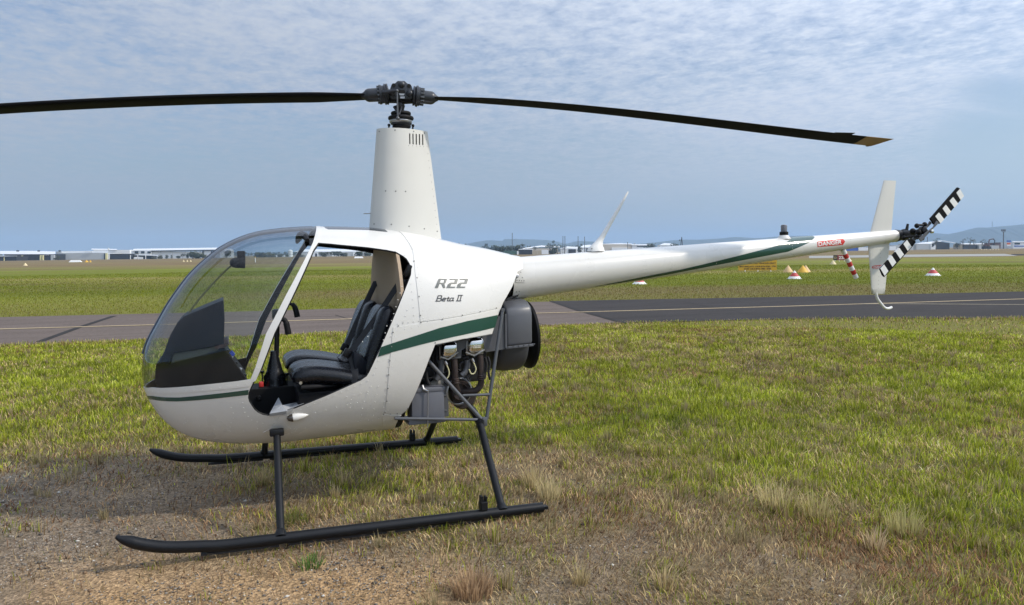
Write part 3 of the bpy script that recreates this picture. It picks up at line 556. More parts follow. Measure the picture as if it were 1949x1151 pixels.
# digger-like boom, poles, masts
ex_ = empty("excavator", (0, 0, 0), "dark red excavator with raised bent arm among the far buildings", "excavator")
def px_tube(pts, D, r, m, par, nm, n=6): return build(nm, tube([PD(x, base_y(x, D) if y is None else y, D) for x, y in pts], r, n), m, par)
px_tube([(1881, 467), (1883, 456), (1891, 454.3)], 450, .35, BBR, ex_, "boom_arm"); px_tube([(1891, 454.3), (1893.5, 458), (1892, 465)], 450, .28, BDK, ex_, "dipper_arm"); slab(ex_, "bucket", [(1890, 466), (1894, 466), (1893, 463.5), (1891, 463.5)], 450, 1, BDK); slab(ex_, "cab", rect(1876, 1884, 464.5, None), 450, 2.5, BBR); slab(ex_, "track", rect(1874, 1887, 468.5, None), 450, 3, BDK)
fl_p = empty("floodlight_pole", (0, 0, 0), "tall pole with a cluster of floodlights on top, far right skyline", "light pole")
px_tube([(1910, None), (1910, 441)], 460, .30, MTUBE, fl_p, "pole"); px_tube([(1907, 441), (1913.5, 441)], 460, .18, MTUBE, fl_p, "cross_arm")
for x in (1907.2, 1910.3, 1913.3): slab(fl_p, "floodlight", rect(x-.9, x+.9, 436.2, 439.8), 460, .5, MTUBE)
for x, y, lab in ((975, 443.5, "tall thin dark mast standing alone above the dark trees"), (1071.5, 449.5, "left one of two close thin masts above the tail boom"), (1075.3, 449.5, "right one of two close thin masts above the tail boom"), (1100.3, 449.8, "single thin mast left of the short mast beside the boom aerial"), (1112.6, 450.5, "short thin mast nearest the boom aerial on its left"), (1194.5, 461, "small thin mast in front of the beige hangar"), (1765, 451, "thin utility pole above the gabled hangar roof")):
    m_ = empty("mast", (0, 0, 0), lab, "mast"); px_tube([(x, None), (x, y)], 480, .21, MTUBE, m_, "pole"); slab(m_, "tip", rect(x-.7, x+.7, y-.3, y+.8), 480, .3, MTUBE)
cr_ = empty("crane", (0, 0, 0), "narrow dark A frame crane on the skyline over the tail boom", "crane"); px_tube([(1293.5, None), (1297.5, 451)], 520, .22, BDK, cr_, "leg"); px_tube([(1299.5, None), (1297.5, 451)], 520, .3, BDK, cr_, "leg"); px_tube([(1292.5, 458), (1294.5, 456)], 520, .3, BDK, cr_, "hook")
tw = empty("radio_tower", (0, 0, 0), "faint lattice radio tower on the hill ridge, far right", "tower")
for dx in (-.5, .5): px_tube([(1888.7+dx, 432), (1888.7+dx*.3, 421.5)], 3250, .8, MTUBE, tw, "leg", 4)
for y in (424, 426.5, 429): px_tube([(1888.1, y), (1889.3, y)], 3250, .6, MTUBE, tw, "brace", 4)

# ------------------------------------------------------------------ trees: trunk, limbs and a crown of many leaf clumps
MLF = [mat("leaves_dark", (.028, .042, .020), .7, var=.5, vscale=.6), mat("leaves_olive", (.050, .062, .026), .7, var=.45, vscale=.6), mat("leaves_grey_green", (.075, .082, .055), .7, var=.4, vscale=.6)]
MTRK = mat("bark", (.075, .06, .045), .9, var=.3, vscale=2)
def tree(x, ytop, wpx, D, kind, label, mi=0, shape="round", group=None):
    by = base_y(x, D); k = D/FOC; H = (by-ytop)*k; Wd = wpx*k; b = PD(x, by, D); b.z = 0
    t = empty("tree", (b.x, b.y, 0), label, "tree", group); r_ = random.Random(int(x*7+ytop)); th = H*(.28 if shape != "palm" else .8)
    tk = MB().add(tube([(0, 0, 0), (r_.uniform(-.1, .1), 0, th*.6), (r_.uniform(-.2, .2), 0, th*1.25)], [H*.035, H*.028, H*.016], 6))
    for q in range(4):
        an = r_.uniform(0, 6.28); tk.add(tube([(0, 0, th*r_.uniform(.6, 1.1)), (math.cos(an)*Wd*.2, math.sin(an)*Wd*.2, H*.55), (math.cos(an)*Wd*.32, math.sin(an)*Wd*.32, H*.75)], [H*.016, H*.011, H*.005], 5))
    build("trunk", tk, MTRK, t)
    lobes = []
    nl = {"round": 9, "open": 8, "tall": 9, "palm": 1}[shape]
    for q in range(nl):
        if shape == "tall": lobes.append((r_.uniform(-.2, .2)*Wd, r_.uniform(-.2, .2)*Wd, H*(.25+.68*q/nl), Wd*r_.uniform(.20, .34)*(1-.5*q/nl)))
        elif shape == "open": lobes.append((r_.uniform(-.42, .42)*Wd, r_.uniform(-.3, .3)*Wd, H*r_.uniform(.5, .92), Wd*r_.uniform(.10, .19)))
        else: lobes.append((r_.uniform(-.32, .32)*Wd, r_.uniform(-.3, .3)*Wd, H*r_.uniform(.32, .80), Wd*r_.uniform(.20, .30)))
    V = []; F = []
    if shape == "palm":
        for q in range(16):
            an = 6.28*q/16+r_.uniform(-.2, .2); up_ = r_.uniform(-.2, .7); pr = None
            for s in range(5):
                f = s/4; c = Vector((math.cos(an)*f*Wd*.5, math.sin(an)*f*Wd*.5, H*.82+Wd*.5*(up_*f-.75*f*f))); sd = Vector((-math.sin(an), math.cos(an), -.3))*Wd*.07*(1.1-f)
                V += [c-sd, c+sd]; n = len(V)
                if s: F.append((n-4, n-3, n-1, n-2))
    else:
        for lx, ly, lz, lr in lobes:
            for q in range(60):
                d = Vector((r_.gauss(0, 1), r_.gauss(0, 1), r_.gauss(0, .8))).normalized()*lr*r_.uniform(.55, 1.1); c = Vector((lx, ly, min(H*1.0, max(H*.1, lz)))) + d
                c.z = min(c.z, H*.995-r_.uniform(0, .02)*H); s = lr*r_.uniform(.16, .34); u = Vector((r_.gauss(0, 1), r_.gauss(0, 1), r_.gauss(0, 1))).normalized(); v = u.orthogonal().normalized()
                n = len(V); V += [c-u*s, c+v*s*.7, c+u*s, c-v*s*.7]; F.append((n, n+1, n+2, n+3))
    me = bpy.data.meshes.new("crown"); me.from_pydata([tuple(v) for v in V], [], F); me.materials.append(MLF[mi]); o = bpy.data.objects.new("crown", me); COL.objects.link(o); o.parent = t
    return t
HT = "young trees in front of the white hangar"
for i, (x, yt, w_, sh, mi, lab) in enumerate(((293, 488.5, 9, "round", 2, "low grey green shrub left of the hangar trees"), (304, 485.5, 10, "round", 2, "grey green bushy tree under the left part of the white hangar roof"), (317.5, 484.5, 8, "tall", 0, "dark slim tree, leftmost of the slim pair before the white hangar"), (327, 484, 5.5, "tall", 0, "very narrow dark tree beside the slim tree before the white hangar"), (339, 487, 8, "round", 0, "small round dark tree midway along the white hangar"), (348, 482, 10, "open", 2, "pale thin crowned tree just left of the darkest hangar trees"), (357, 481, 8, "tall", 0, "dark pointed tree left of the widest tree before the hangar"), (368, 478, 19, "round", 0, "widest dark tree in front of the white hangar"), (381, 479, 18, "round", 0, "dark broad tree right of the widest hangar tree"), (389, 482, 12, "round", 1, "rightmost olive tree in front of the white hangar"), (393, 488, 6, "round", 1, "tiny olive bush at the right of the hangar trees"),
        (111, 484, 7, "round", 1, "small olive tree between the dark hangar and the silver shed"), (104.5, 490, 5, "round", 1, "low olive bush beside the dark hangar corner"))):
    tree(x, yt, w_, 405, i, lab, mi, sh)
for x, yt, w_, mi, sh, lab in ((422, 477, 12, 0, "round", "dark distant tree beside the right end of the white hangar"), (432, 476, 14, 0, "round", "tallest distant tree between hangar and windshield edge"),
        (500, 482.5, 34, 0, "round", "broad dark tree beyond the compass in the windshield"), (518, 484, 20, 1, "round", "olive tree left of the low white shed in the windshield"), (573, 484.5, 14, 0, "round", "dark tree behind the windshield frame"), (534, 484, 12, 0, "round", "small dark tree behind the low white shed"), (546, 485, 8, 1, "round", "small tree touching the white tank"),
        (615, 480.5, 15, 0, "round", "round dark tree, leftmost one in the open doorway"), (626, 479.5, 13, 1, "open", "loose olive tree second from the left in the doorway"), (641, 478.5, 20, 0, "round", "widest dark tree in the middle of the doorway"), (655, 481.5, 12, 0, "round", "low dark tree right of the widest doorway tree"), (683, 479, 17, 0, "round", "dark tree above the white ground marker in the doorway"), (699, 480, 14, 0, "round", "dark tree against the tan cabin bulkhead")):
    tree(x, yt, w_, 430 if x > 560 else 480, 0, lab, mi, sh)
for x, yt, w_, mi, sh, lab in ((935, 470, 14, 0, "round", "leftmost dark tree above the cowl"), (948, 467, 24, 0, "round", "broad dark tree left of the tall thin mast"), (966, 467.5, 22, 0, "round", "broad dark tree right under the tall thin mast"), (982, 466, 16, 1, "round", "olive tree between the tall mast and the tall palm"), (994, 462, 15, 0, "palm", "tall palm tree above the tail boom root"), (1018, 468, 14, 0, "palm", "short palm tree left of the loose tall tree"), (1047, 457, 19, 0, "open", "tall loose crowned tree above the cream containers"), (1061, 462.5, 13, 0, "open", "smaller loose tree right of the tall loose one"), (1050, 473, 20, 0, "round", "low dark bush behind the cream containers"), (1074, 467, 11, 0, "palm", "small palm beneath the pair of masts"), (1104, 467, 11, 0, "round", "small round tree between the two white sheds"), (1120, 473, 12, 0, "round", "low bush left of the boom aerial"),
        (1237, 457.5, 21, 0, "round", "round dark tree standing out above the middle of the tail boom"), (1284, 460.5, 16, 0, "round", "low round tree left of the A frame crane"), (1782, 451.5, 10, 1, "open", "thin tree behind the gabled hangar roof"), (1822, 461.5, 10, 0, "round", "dark bush against the right side of the gabled hangar"), (1833, 453, 9, 2, "open", "bare looking tree, leftmost over the cream building"), (1845, 450.5, 11, 2, "open", "tallest bare looking tree over the cream building"), (1854, 453.5, 9, 2, "open", "bare looking tree right of the tallest one"), (1869, 454.5, 9, 2, "open", "thin pale tree left of the excavator"), (1876, 455, 8, 2, "open", "thin pale tree touching the excavator arm")):
    tree(x, yt, w_, 455, 0, lab, mi, sh)
# far wood along the foot of the hills: reads as one mass
def far_wood():
    V = []; F = []; r_ = random.Random(5)
    for x0, x1, D, top0, n in ((-60, 620, 950, -7.5, 420), (700, 1120, 1100, -12.5, 420), (1100, 1420, 1300, -5, 260), (1560, 2020, 1200, -4, 300)):
        for k in range(n):
            x = r_.uniform(x0, x1); hgt = -top0*D/FOC*r_.uniform(.55, 1.1)*(1.3 if r_.random() < .1 else 1); b = PD(x, horizon(x), D*r_.uniform(.95, 1.1)); w_ = hgt*r_.uniform(.7, 1.5)
            for q in range(10):
                c = Vector((b.x+RH.x*r_.uniform(-.5, .5)*w_, b.y+RH.y*r_.uniform(-.5, .5)*w_, hgt*r_.uniform(.25, .95))); s = hgt*r_.uniform(.12, .28); u = Vector((r_.gauss(0, 1), r_.gauss(0, 1), r_.gauss(0, 1))).normalized(); v = u.orthogonal().normalized(); m = len(V); V += [c-u*s, c+v*s, c+u*s, c-v*s]; F.append((m, m+1, m+2, m+3))
    me = bpy.data.meshes.new("distant_wood"); me.from_pydata([tuple(v) for v in V], [], F); me.materials.append(MLF[0]); o = bpy.data.objects.new("distant_wood", me); COL.objects.link(o); tag(o, kind="stuff")
far_wood()
# hills
MHILL = mat("hill_forest", (.040, .055, .035), .9, var=.4, vscale=.004)
def hills(name, ridge, D, depth):
    q = spline([(x, y, 0) for x, y in ridge], 10); n = len(q); V = []; F = []; rows = 7; r_ = random.Random(int(D))
    for j in range(rows):
        f = j/(rows-1)
        for i, p in enumerate(q):
            t = PD(p.x, p.y, D); h = t.z; z = h*math.sin(f*math.pi) if j <= rows//2 else h*math.sin(f*math.pi); jit = 1+.10*(vnoise(np.array([i*.35]), np.array([j*.9]), 3)[0]-.5) if 0 < j < rows-1 and j != rows//2 else 1
            c = t+FH*(depth*(f-.5)); V.append((c.x, c.y, z*jit-1))
    for j in range(rows-1):
        for i in range(n-1): F.append((j*n+i, j*n+i+1, (j+1)*n+i+1, (j+1)*n+i))
    return tag(build(name, (V, F), MHILL, None, 60), kind="structure")
hills("hills", [(700, 470), (860, 466), (905, 460), (930, 456.5), (955, 457.5), (963, 454.4), (1000, 454.6), (1035, 456), (1060, 459), (1077, 463), (1100, 458.2), (1130, 459.2), (1160, 462), (1200, 463.5), (1245, 460.8), (1290, 455.8), (1330, 455.4), (1365, 453.6), (1400, 450.6), (1440, 452.4), (1480, 449.6), (1530, 448), (1600, 449), (1680, 452), (1740, 448), (1768, 442.4), (1795, 444.8), (1830, 447), (1900, 452), (2000, 460)], 3500, 600)
hills("mountain", [(1700, 469), (1745, 463), (1785, 451.5), (1805, 447), (1830, 440), (1848, 435), (1862, 432.3), (1880, 432.4), (1900, 430.4), (1925, 428.5), (1949, 426.4), (2000, 424), (2080, 430), (2120, 446)], 3000, 500)

# ------------------------------------------------------------------ markers and signs on the field
MTANC = mat("cone_tan", (.62, .42, .20), .6, var=.06); MYELC = mat("cone_yellow", (.66, .38, .03), .55, var=.06); MCRMC = mat("cone_cream", (.66, .55, .32), .6, var=.06); MREDC = mat("cone_red", (.48, .055, .05), .55, var=.08)
def cone(x, yb, yt, wpx, mats_, label, bands=None, grp=None):
    p = PZ(x, yb); D = (p-CAM).dot(fwd); h = (yb-yt)*D/FOC*1.01; r = wpx/2*D/FOC
    t = empty("marker_cone", (p.x, p.y, 0), label, "marker cone", grp)
    if bands:
        for nm, (f0, f1), m in bands: build(nm, lathe([(r*(1-f0), h*f0), (r*(1-f1)+.002, h*f1)], (0, 0, 0), (0, 0, 1), 24), m, t)
        build("base_rim", lathe([(r*1.05, 0), (r*1.05, .02), (r, .025)], (0, 0, 0), (0, 0, 1), 24), MWHITE, t)
    else:
        build("cone_body", lathe([(r, 0), (r*.98, h*.03), (r*.04, h*.985), (.004, h)], (0, 0, 0), (0, 0, 1), 24), mats_, t)
        build("base_rim", lathe([(r*1.03, 0), (r*1.03, h*.025)], (0, 0, 0), (0, 0, 1), 24), mats_, t)
    return t
RW = [("lower_band", (0, .30), MWHITE), ("red_band", (.30, .72), MREDC), ("tip_band", (.72, .98), MWHITE)]
cone(1775.5, 524.5, 509, 27, None, "red and white banded cone alone on the grass, right of the tail rotor", RW)
cone(1512, 530.5, 514.5, 26, None, "red and white banded cone in front of the yellow cones", RW)
cone(1217, 540.5, 525.5, 27, None, "red and white banded cone mostly hidden under the tail boom", RW)
cone(1500, 518, 504.5, 20, MTANC, "tan cone left of the yellow cone"); cone(1528, 518.2, 504.4, 21, MYELC, "bright yellow cone between two tan cones"); cone(1533.5, 517.6, 504.2, 19, MTANC, "tan cone half hidden behind the bright yellow cone")
cone(1585.5, 502.8, 494.8, 12.5, MCRMC, "cream cone left below the black and red sign"); cone(1616, 496.8, 490, 11, MCRMC, "cream cone behind the red and white striped pole")
cone(48.5, 505.3, 500, 8, MCRMC, "cream cone alone on the far grass at the left")
for x, lab in ((165, "yellow orange marker nearest the white ridge marker"), (172, "small yellow orange marker right of the other orange one")): cone(x, 498.8, 494.8, 7 if x < 170 else 4.5, MYELC, lab)
for x, lab in ((349.5, "left one of three pale markers before the white hangar"), (356.5, "middle one of three pale markers before the white hangar"), (363, "right one of three pale markers before the white hangar")): cone(x, 497.8, 494.2, 3.6, MCRMC, lab)
for x, wh in ((401, "left"), (404.5, "right")): cone(x, 493.8, 491.6, 2.4, MYELC, wh+" one of two tiny orange markers under the white hangar's dark door strips", None, "orange markers by the hangar")
def ridge_marker(x0, x1, yb, yt, label):
    t = empty("ridge_marker", (0, 0, 0), label, "marker"); p0, p1 = PZ(x0, yb), PZ(x1, yb+(horizon(x1)-horizon(x0))); D = (p0-CAM).dot(fwd); h = (yb-yt)*D/FOC; d = (p1-p0); n = Vector((-d.y, d.x, 0)).normalized()*h*.7
    V = [p0-n, p0+n, p1+n, p1-n, p0.lerp(p1, .12)+Vector((0, 0, h)), p0.lerp(p1, .88)+Vector((0, 0, h))]; V = [Vector((v.x, v.y, max(0, v.z))) for v in V]
    build("panel", (V, [(0, 3, 5, 4), (1, 4, 5, 2), (0, 4, 1), (3, 2, 5), (0, 1, 2, 3)]), MWHITE, t, None); build("ground_rail", tube([p0-n*1.05, p1-n*1.05], .04, 6), MWHITE, t)
ridge_marker(132, 155.5, 498.8, 495.0, "long white ridge marker on the far grass at the left")
ridge_marker(674, 691.5, 491.2, 488.0, "long white ridge marker seen through the cabin doorway")
for k, (x, wh) in enumerate(((1868, "first"), (1873.5, "second"), (1877, "third"), (1885, "middle"), (1890, "third last"), (1895.5, "second last"), (1900.5, "last"))):
    cone(x, 475.3+(k % 2)*.2, 473.2, 2.2, MCRMC, wh+" tiny pale marker from the left in the far row below the excavator", None, "far row of pale markers")
sg = empty("post_marker", (0, 0, 0), "short white and yellow post seen through the windshield", "post"); p = PZ(486, 499); build("post", tube([(p.x, p.y, 0), (p.x, p.y, 1.0)], .1, 8), MWHITE, sg); build("cap", lathe([(.13, 1.0), (.13, 1.2), (.02, 1.25)], (p.x, p.y, 0), (0, 0, 1), 8), MYELC, sg)
# yellow notice board with black lettering
def flat_text(par, nm, txt, x0, x1, y0, y1, D, m, off, bold=.02, slope=0.0):
    V, T, _ = text_mesh(txt, bold); build(nm, ([PD(x0+(x1-x0)*u, y1+(y0-y1)*v+slope*(u-.5)*(x1-x0), D)+FH*off for u, v in V], T), m, par, None)
MYEL = mat("sign_yellow", (.52, .31, .012), .5, var=.06, vscale=2); MBLT = mat("sign_black", (.015, .013, .01), .5); MSRED = mat("sign_red", (.26, .018, .022), .5, var=.06)
yD = (PZ(1440, 517.0)-CAM).dot(fwd)
ys = empty("notice_board", (0, 0, 0), "yellow notice board with black lettering under the tail boom", "sign")
slab(ys, "board", [(1405.5, 514.6), (1478.2, 514.0), (1478.6, 487.0), (1405.5, 487.8)], yD, .06, MYEL)
for txt, x0, x1, y0, y1 in (("RADIO SYSTEM", 1421, 1469, 492.3, 497.0), ("RADIO EQUIPPED VEHICLES ONLY", 1408, 1476.5, 499.4, 502.7), ("MNT FREQ ATC 119.90 BTN 0700 - 1700", 1407.5, 1476.5, 505.4, 508.7), ("CTAF 118.10 BTN 1900 - 0730", 1416, 1467.5, 509.6, 513.0)): flat_text(ys, "lettering", txt, x0, x1, y0, y1, yD, MBLT, -.012, .03, -.008)
for x in (1418, 1442.5, 1467): q = PD(x, 514.2, yD); build("foot", tube([(q.x, q.y, 0), (q.x, q.y, q.z+.01)], .035, 8), MWHITE, ys)
rD = (PZ(1600, 497.4)-CAM).dot(fwd)
rs_ = empty("runway_sign", (0, 0, 0), "black and red runway sign reading 22L behind the striped pole", "sign")
slab(rs_, "black_panel", rect(1586.8, 1594, 485.4, 495.0), rD, .12, MBLT); slab(rs_, "red_panel", rect(1594, 1614, 485.2, 494.8), rD, .12, MSRED)
flat_text(rs_, "lettering", "22L", 1596.2, 1609.5, 487.2, 492.9, rD, MWHITE, -.02, .03); flat_text(rs_, "lettering", "D1", 1587.9, 1592.8, 488, 492.4, rD, mat("sign_pale_yellow", (.5, .38, .2), .5), -.02, .02)
for x in (1589, 1597.5, 1607): q = PD(x, 495, rD); build("foot", tube([(q.x, q.y, 0), (q.x, q.y, q.z+.01)], .04, 6), MWHITE, rs_)
# ================================================================== HELICOPTER
HELI = empty("helicopter", (0, 0, 0.02), "white two seat light helicopter with green stripes and its doors off, parked on the grass", "helicopter")
HELI.location = (0, 0, 0)
def interp_curve(pts):
    q = spline([(a, b, 0) for a, b in pts], 12); xs = np.array([p.x for p in q]); ys = np.array([p.y for p in q]); return lambda x: float(np.interp(x, xs, ys))
TOP = interp_curve([(-1.686, .935), (-1.681, .985), (-1.664, 1.071), (-1.631, 1.152), (-1.582, 1.242), (-1.524, 1.346), (-1.454, 1.45), (-1.383, 1.542), (-1.293, 1.63), (-1.197, 1.707), (-1.083, 1.767), (-.969, 1.804), (-.837, 1.824), (-.703, 1.835), (-.598, 1.839), (-.462, 1.839), (-.321, 1.835), (-.20, 1.829), (0, 1.80), (.264, 1.745), (.388, 1.716), (.587, 1.68), (.792, 1.634), (1.0, 1.60)])
BOT = interp_curve([(-1.686, .935), (-1.68, .885), (-1.661, .785), (-1.633, .718), (-1.577, .629), (-1.489, .543), (-1.367, .479), (-1.21, .442), (-1.048, .425), (-.915, .42), (-.78, .421), (-.571, .428), (-.284, .437), (-.06, .455), (.3, .60), (.6, .85), (.85, 1.15), (1.0, 1.28)])
HWD = interp_curve([(-1.686, 0), (-1.680, .055), (-1.655, .135), (-1.6, .218), (-1.5, .318), (-1.35, .412), (-1.2, .468), (-1.0, .520), (-.8, .546), (-.6, .557), (-.3, .562), (0, .552), (.2, .520), (.4, .455), (.6, .365), (.8, .265), (1.0, .20)])
ZC = interp_curve([(-1.686, .935), (-1.4, .97), (-1.0, 1.03), (-.5, 1.07), (0, 1.10), (.4, 1.18), (.7, 1.32), (1.0, 1.44)])
EXP = interp_curve([(-1.686, 2.0), (-1.2, 2.12), (-.8, 2.3), (-.3, 2.4), (.3, 2.35), (1.0, 2.1)])
def section(x, k=1.0, n=96):
    t, b, h, c, e = TOP(x), BOT(x), HWD(x)*k, ZC(x), EXP(x); o = []
    for i in range(n):
        a = 2*math.pi*i/n; ca, sa = math.cos(a), math.sin(a)
        y = h*math.copysign(abs(ca)**(2/e), ca); z = c+(t-c if sa > 0 else c-b)*k*math.copysign(abs(sa)**(2/e), sa); o.append((x, y, z))
    return o
def make_body():
    n, m = 96, 120; V = [(-1.686, 0, .935)]; F = []
    for k in range(1, m+1):
        V += section(-1.686+2.686*(k/m)**1.7, 1.0, n)
    for i in range(n): F.append((0, 1+(i+1) % n, 1+i))
    for k in range(m-1):
        for i in range(n): F.append((1+k*n+i, 1+k*n+(i+1) % n, 1+(k+1)*n+(i+1) % n, 1+(k+1)*n+i))
    F.append(tuple(1+(m-1)*n+i for i in range(n))); return Surf(V, F, {len(F)-1})
BODY = make_body()
chin = [(274, 735), (288.7, 737.7), (307.8, 738.7), (336.4, 737.3), (393.8, 732), (451, 725.9), (479, 721.5)]
postL = [(485.9, 699.8), (506.7, 634.6), (545.8, 559), (595.4, 462.6), (601.9, 431.8)]
postR = [(609.7, 431.8), (604.5, 461), (595.4, 478), (559, 559), (522, 634.6), (497.6, 699.8), (487, 724)]
outer = [(602, 418), (500, 415), (380, 465), (290, 560), (255, 650), (255, 733)]
wind = BODY.xz([(262, 733.5)]+chin+postL+outer[:-1])
door = BODY.xz([(606, 461.7), (628, 463.3), (649.5, 465.5), (675, 467.8), (701.6, 470.4), (736.4, 475.3), (753.8, 479), (767.7, 486.9), (774, 492), (778, 498.2), (781.5, 505), (783, 512), (782.4, 522.5), (772.9, 546.8), (753.8, 594.5), (724, 663), (703, 708), (698, 716), (687, 723.8), (622, 753), (557, 779), (528.7, 788), (518, 790.5), (509, 791), (500, 789.3), (491.7, 785.7), (484, 779.5), (478.7, 771.6), (474, 764), (472, 756.4), (473, 748), (475.4, 741), (483, 724.8), (497.6, 699.8), (522, 634.6), (559, 559), (595.4, 478)])
rear = BODY.xz([(752, 812), (755, 803.5), (758, 794), (766, 787), (775, 780), (815, 688), (828, 656), (880, 645.5), (936.5, 635.5), (948, 599), (958, 575), (975, 545), (985, 517)], -0.3)
rear += [(rear[-1][0]+0.055, rear[-1][1]+0.02), (.885, 1.70), (1.2, 1.75), (1.2, 0.0), (rear[0][0], 0.0)]
lights = BODY.xz([(617, 431.8), (619, 434.2), (625, 436.5), (660, 437), (700, 437.6), (738, 441.6)])+[(-.16, 2.0), (-.56, 2.0)]
shell = BODY.skin("fuselage_shell", [MW, MINT], cut=[(wind, 'both'), (door, 'both'), (rear, 'both'), (lights, 'both')], thick=0.007, parent=HELI)
ws = BODY.skin("windshield", MGLASS, keep=[(wind, 'both')], parent=HELI)
BODY.skin("roof_window", MTINT, keep=[(lights, 'both')], parent=HELI)
post = BODY.xz([(600.5, 424)]+postL[::-1][0:]+[(477, 721.5), (478, 729)]+[(487, 724)]+postR[::-1][1:]+[(610, 424)])
BODY.skin("windshield_frame", [MW, MINT], keep=[(post, 'both')], off=0.003, thick=0.012, parent=HELI)
chin_b = [(476, 734.9), (393.8, 743.5), (340, 748), (307.8, 749), (285, 746.3), (275, 743.3)]
BODY.skin("chin_strip", [MW, MINT], keep=[(BODY.xz([(262, 733.3)]+[(x, y-0.6) for x, y in chin]+[(481, 724)]+chin_b+[(262, 740)]), 'both')], off=0.003, thick=0.004, parent=HELI)
BODY.skin("nose_stripe", MG, keep=[(BODY.xz([(262, 745), (276, 750), (290, 753), (307.8, 755.3), (340, 756), (393.8, 751), (473.5, 741.5), (472.5, 751), (393.8, 759.7), (336.4, 763.5), (304, 762), (290, 759.6), (281, 757), (266, 751)]), 'both')], off=0.0022, parent=HELI)
# rear cowl panels, laid 3 mm proud so that their edges read as seams
upper = BODY.xz([(785, 475), (790, 520), (796, 570), (800, 612), (841, 607), (895, 597.5), (947, 586), (957, 574), (974, 545), (984, 518)])+[(rear[-5][0]-.005, 2.0), (.02, 2.0), (-.09, 1.9)]
BODY.skin("engine_cowl", [MW, MINT], keep=[(upper, 'both')], cut=[(rear, 'both')], off=0.003, thick=0.004, parent=HELI)
lower = BODY.xz([(748, 623), (797, 616), (841, 610), (895, 600), (946.5, 589), (944, 610), (935.5, 634.5), (880, 644.5), (828.5, 654.5), (826, 659), (814.5, 687), (774, 779), (765, 785.5), (757, 787), (732, 786.6), (740, 705)])
for sd in ('port', 'star'): BODY.skin("side_panel", [MW, MINT], keep=[(lower, sd)], off=0.003, thick=0.004, parent=HELI)
low2 = BODY.xz([(728, 792), (731, 789), (757, 789.5), (764, 790), (758, 796), (755.5, 803), (752, 808), (728, 812)])
for sd in ('port', 'star'): BODY.skin("corner_plate", [MW, MINT], keep=[(low2, sd)], off=0.003, thick=0.004, parent=HELI)
st_top = [(724, 660.5), (747.7, 652.4), (784, 640.7), (836, 623.8), (888, 610.8), (946.5, 599)]
st_bot = [(941.7, 622.5), (862, 640.7), (828.4, 648.5), (797, 656.3), (747.7, 669.4), (719.5, 678.3)]
for sd in ('port', 'star'): BODY.skin("side_stripe", MG, keep=[(BODY.xz(st_top+st_bot), sd)], cut=[(rear, 'both'), (door, 'both')], off=0.0056, parent=HELI)
cover = BODY.xz([(533.9, 788.6), (524, 803), (515.6, 814.7), (508, 819), (501, 822), (505, 826.5), (528, 822.6), (550.8, 818.5), (553.5, 815), (549.5, 810.8), (548.8, 790)])
for sd in ('port', 'star'): BODY.skin("strut_cover", [MW, MINT], keep=[(cover, sd)], off=0.004, thick=0.006, parent=HELI)
# black rubber edge round the door opening
dr = MB()
def loop_on_skin(poly, sgn, lift):
    o = []
    for i in range(len(poly)):
        for k in range(4):
            t = k/4; a, b = poly[i], poly[(i+1) % len(poly)]; x, z = a[0]+(b[0]-a[0])*t, a[1]+(b[1]-a[1])*t
            h = BODY.bvh.ray_cast(Vector((x, 2.0*sgn, z)), Vector((0, -sgn, 0)))[0]
            if h is not None: o.append(h-BODY.normal(h)*lift)
    return o+[o[0]]
for sgn in (-1, 1):
    build("door_seal", tube(loop_on_skin(door, sgn, 0.006), 0.0065, 6, cap=False), MRUB, HELI)

# rivets and screws: a few hundred small heads, joined
rv = MB(); scw = MB()
for ln, n in (([(606, 436), (600, 461)], 5), ([(592, 474), (552, 558), (514, 634), (491, 700)], 15), ([(283, 742.5), (302, 745), (328.8, 745), (361, 743), (397.6, 739.8), (435.8, 735), (470, 731)], 14),
              ([(790, 485), (797, 520), (803, 560), (806, 605)], 10), ([(782, 540), (788, 600)], 5), ([(757, 616), (797, 610.5), (841, 604.5), (895, 594), (940, 585)], 22),
              ([(757, 629), (797, 621)], 4), ([(940, 500), (946, 540), (950, 575)], 7), ([(744, 640), (734, 740), (728, 785)], 12), ([(752, 640), (743, 720), (738, 780)], 9), ([(736, 620), (722, 680), (712, 712)], 8),
              ([(700, 724), (640, 750), (580, 775), (535, 795)], 14), ([(706, 735), (690, 770), (686, 800)], 6), ([(720, 735), (712, 770), (708, 800)], 6), ([(730, 800), (752, 797)], 4), ([(545, 800), (546, 815)], 3),
              ([(528, 795), (513, 818)], 4), ([(512, 823), (548, 816)], 5), ([(440, 775), (446, 790), (438, 808), (438, 820)], 6), ([(350, 806), (358, 800), (352, 795)], 4), ([(462, 766), (466, 785), (480, 800), (500, 805)], 7),
              ([(380, 810), (420, 818), (460, 820), (490, 815)], 5), ([(660, 755), (700, 745)], 4), ([(666, 775), (668, 760)], 3), ([(600, 785), (650, 772), (680, 766)], 5), ([(690, 650), (700, 640)], 2), ([(765, 545), (745, 610)], 6), ([(775, 590), (768, 612)], 3), ([(752, 478), (770, 486)], 2), ([(764, 448), (779, 462), (783, 474)], 4),
              ([(560, 815), (600, 812), (650, 806), (720, 796)], 9), ([(555, 822), (566, 818), (562, 812)], 4), ([(800, 602), (808, 608), (815, 611)], 4)):
    BODY.rivets(rv, ln, n, 0.0036, h=.45, lift=0.003)
for ln, n in (([(748, 632), (740, 700), (733, 783)], 7), ([(758, 620), (797, 614), (841, 607.5), (895, 596.5), (944, 586)], 6), ([(788, 497), (800, 600)], 4), ([(828, 652), (776, 776)], 2), ([(730, 787), (756, 786)], 3)):
    BODY.rivets(scw, ln, n, 0.0048, lift=0.0045)
tag(build("rivet_heads", rv, MRIV, HELI), kind="stuff"); tag(build("panel_screws", scw, MSCREW, HELI), kind="stuff")

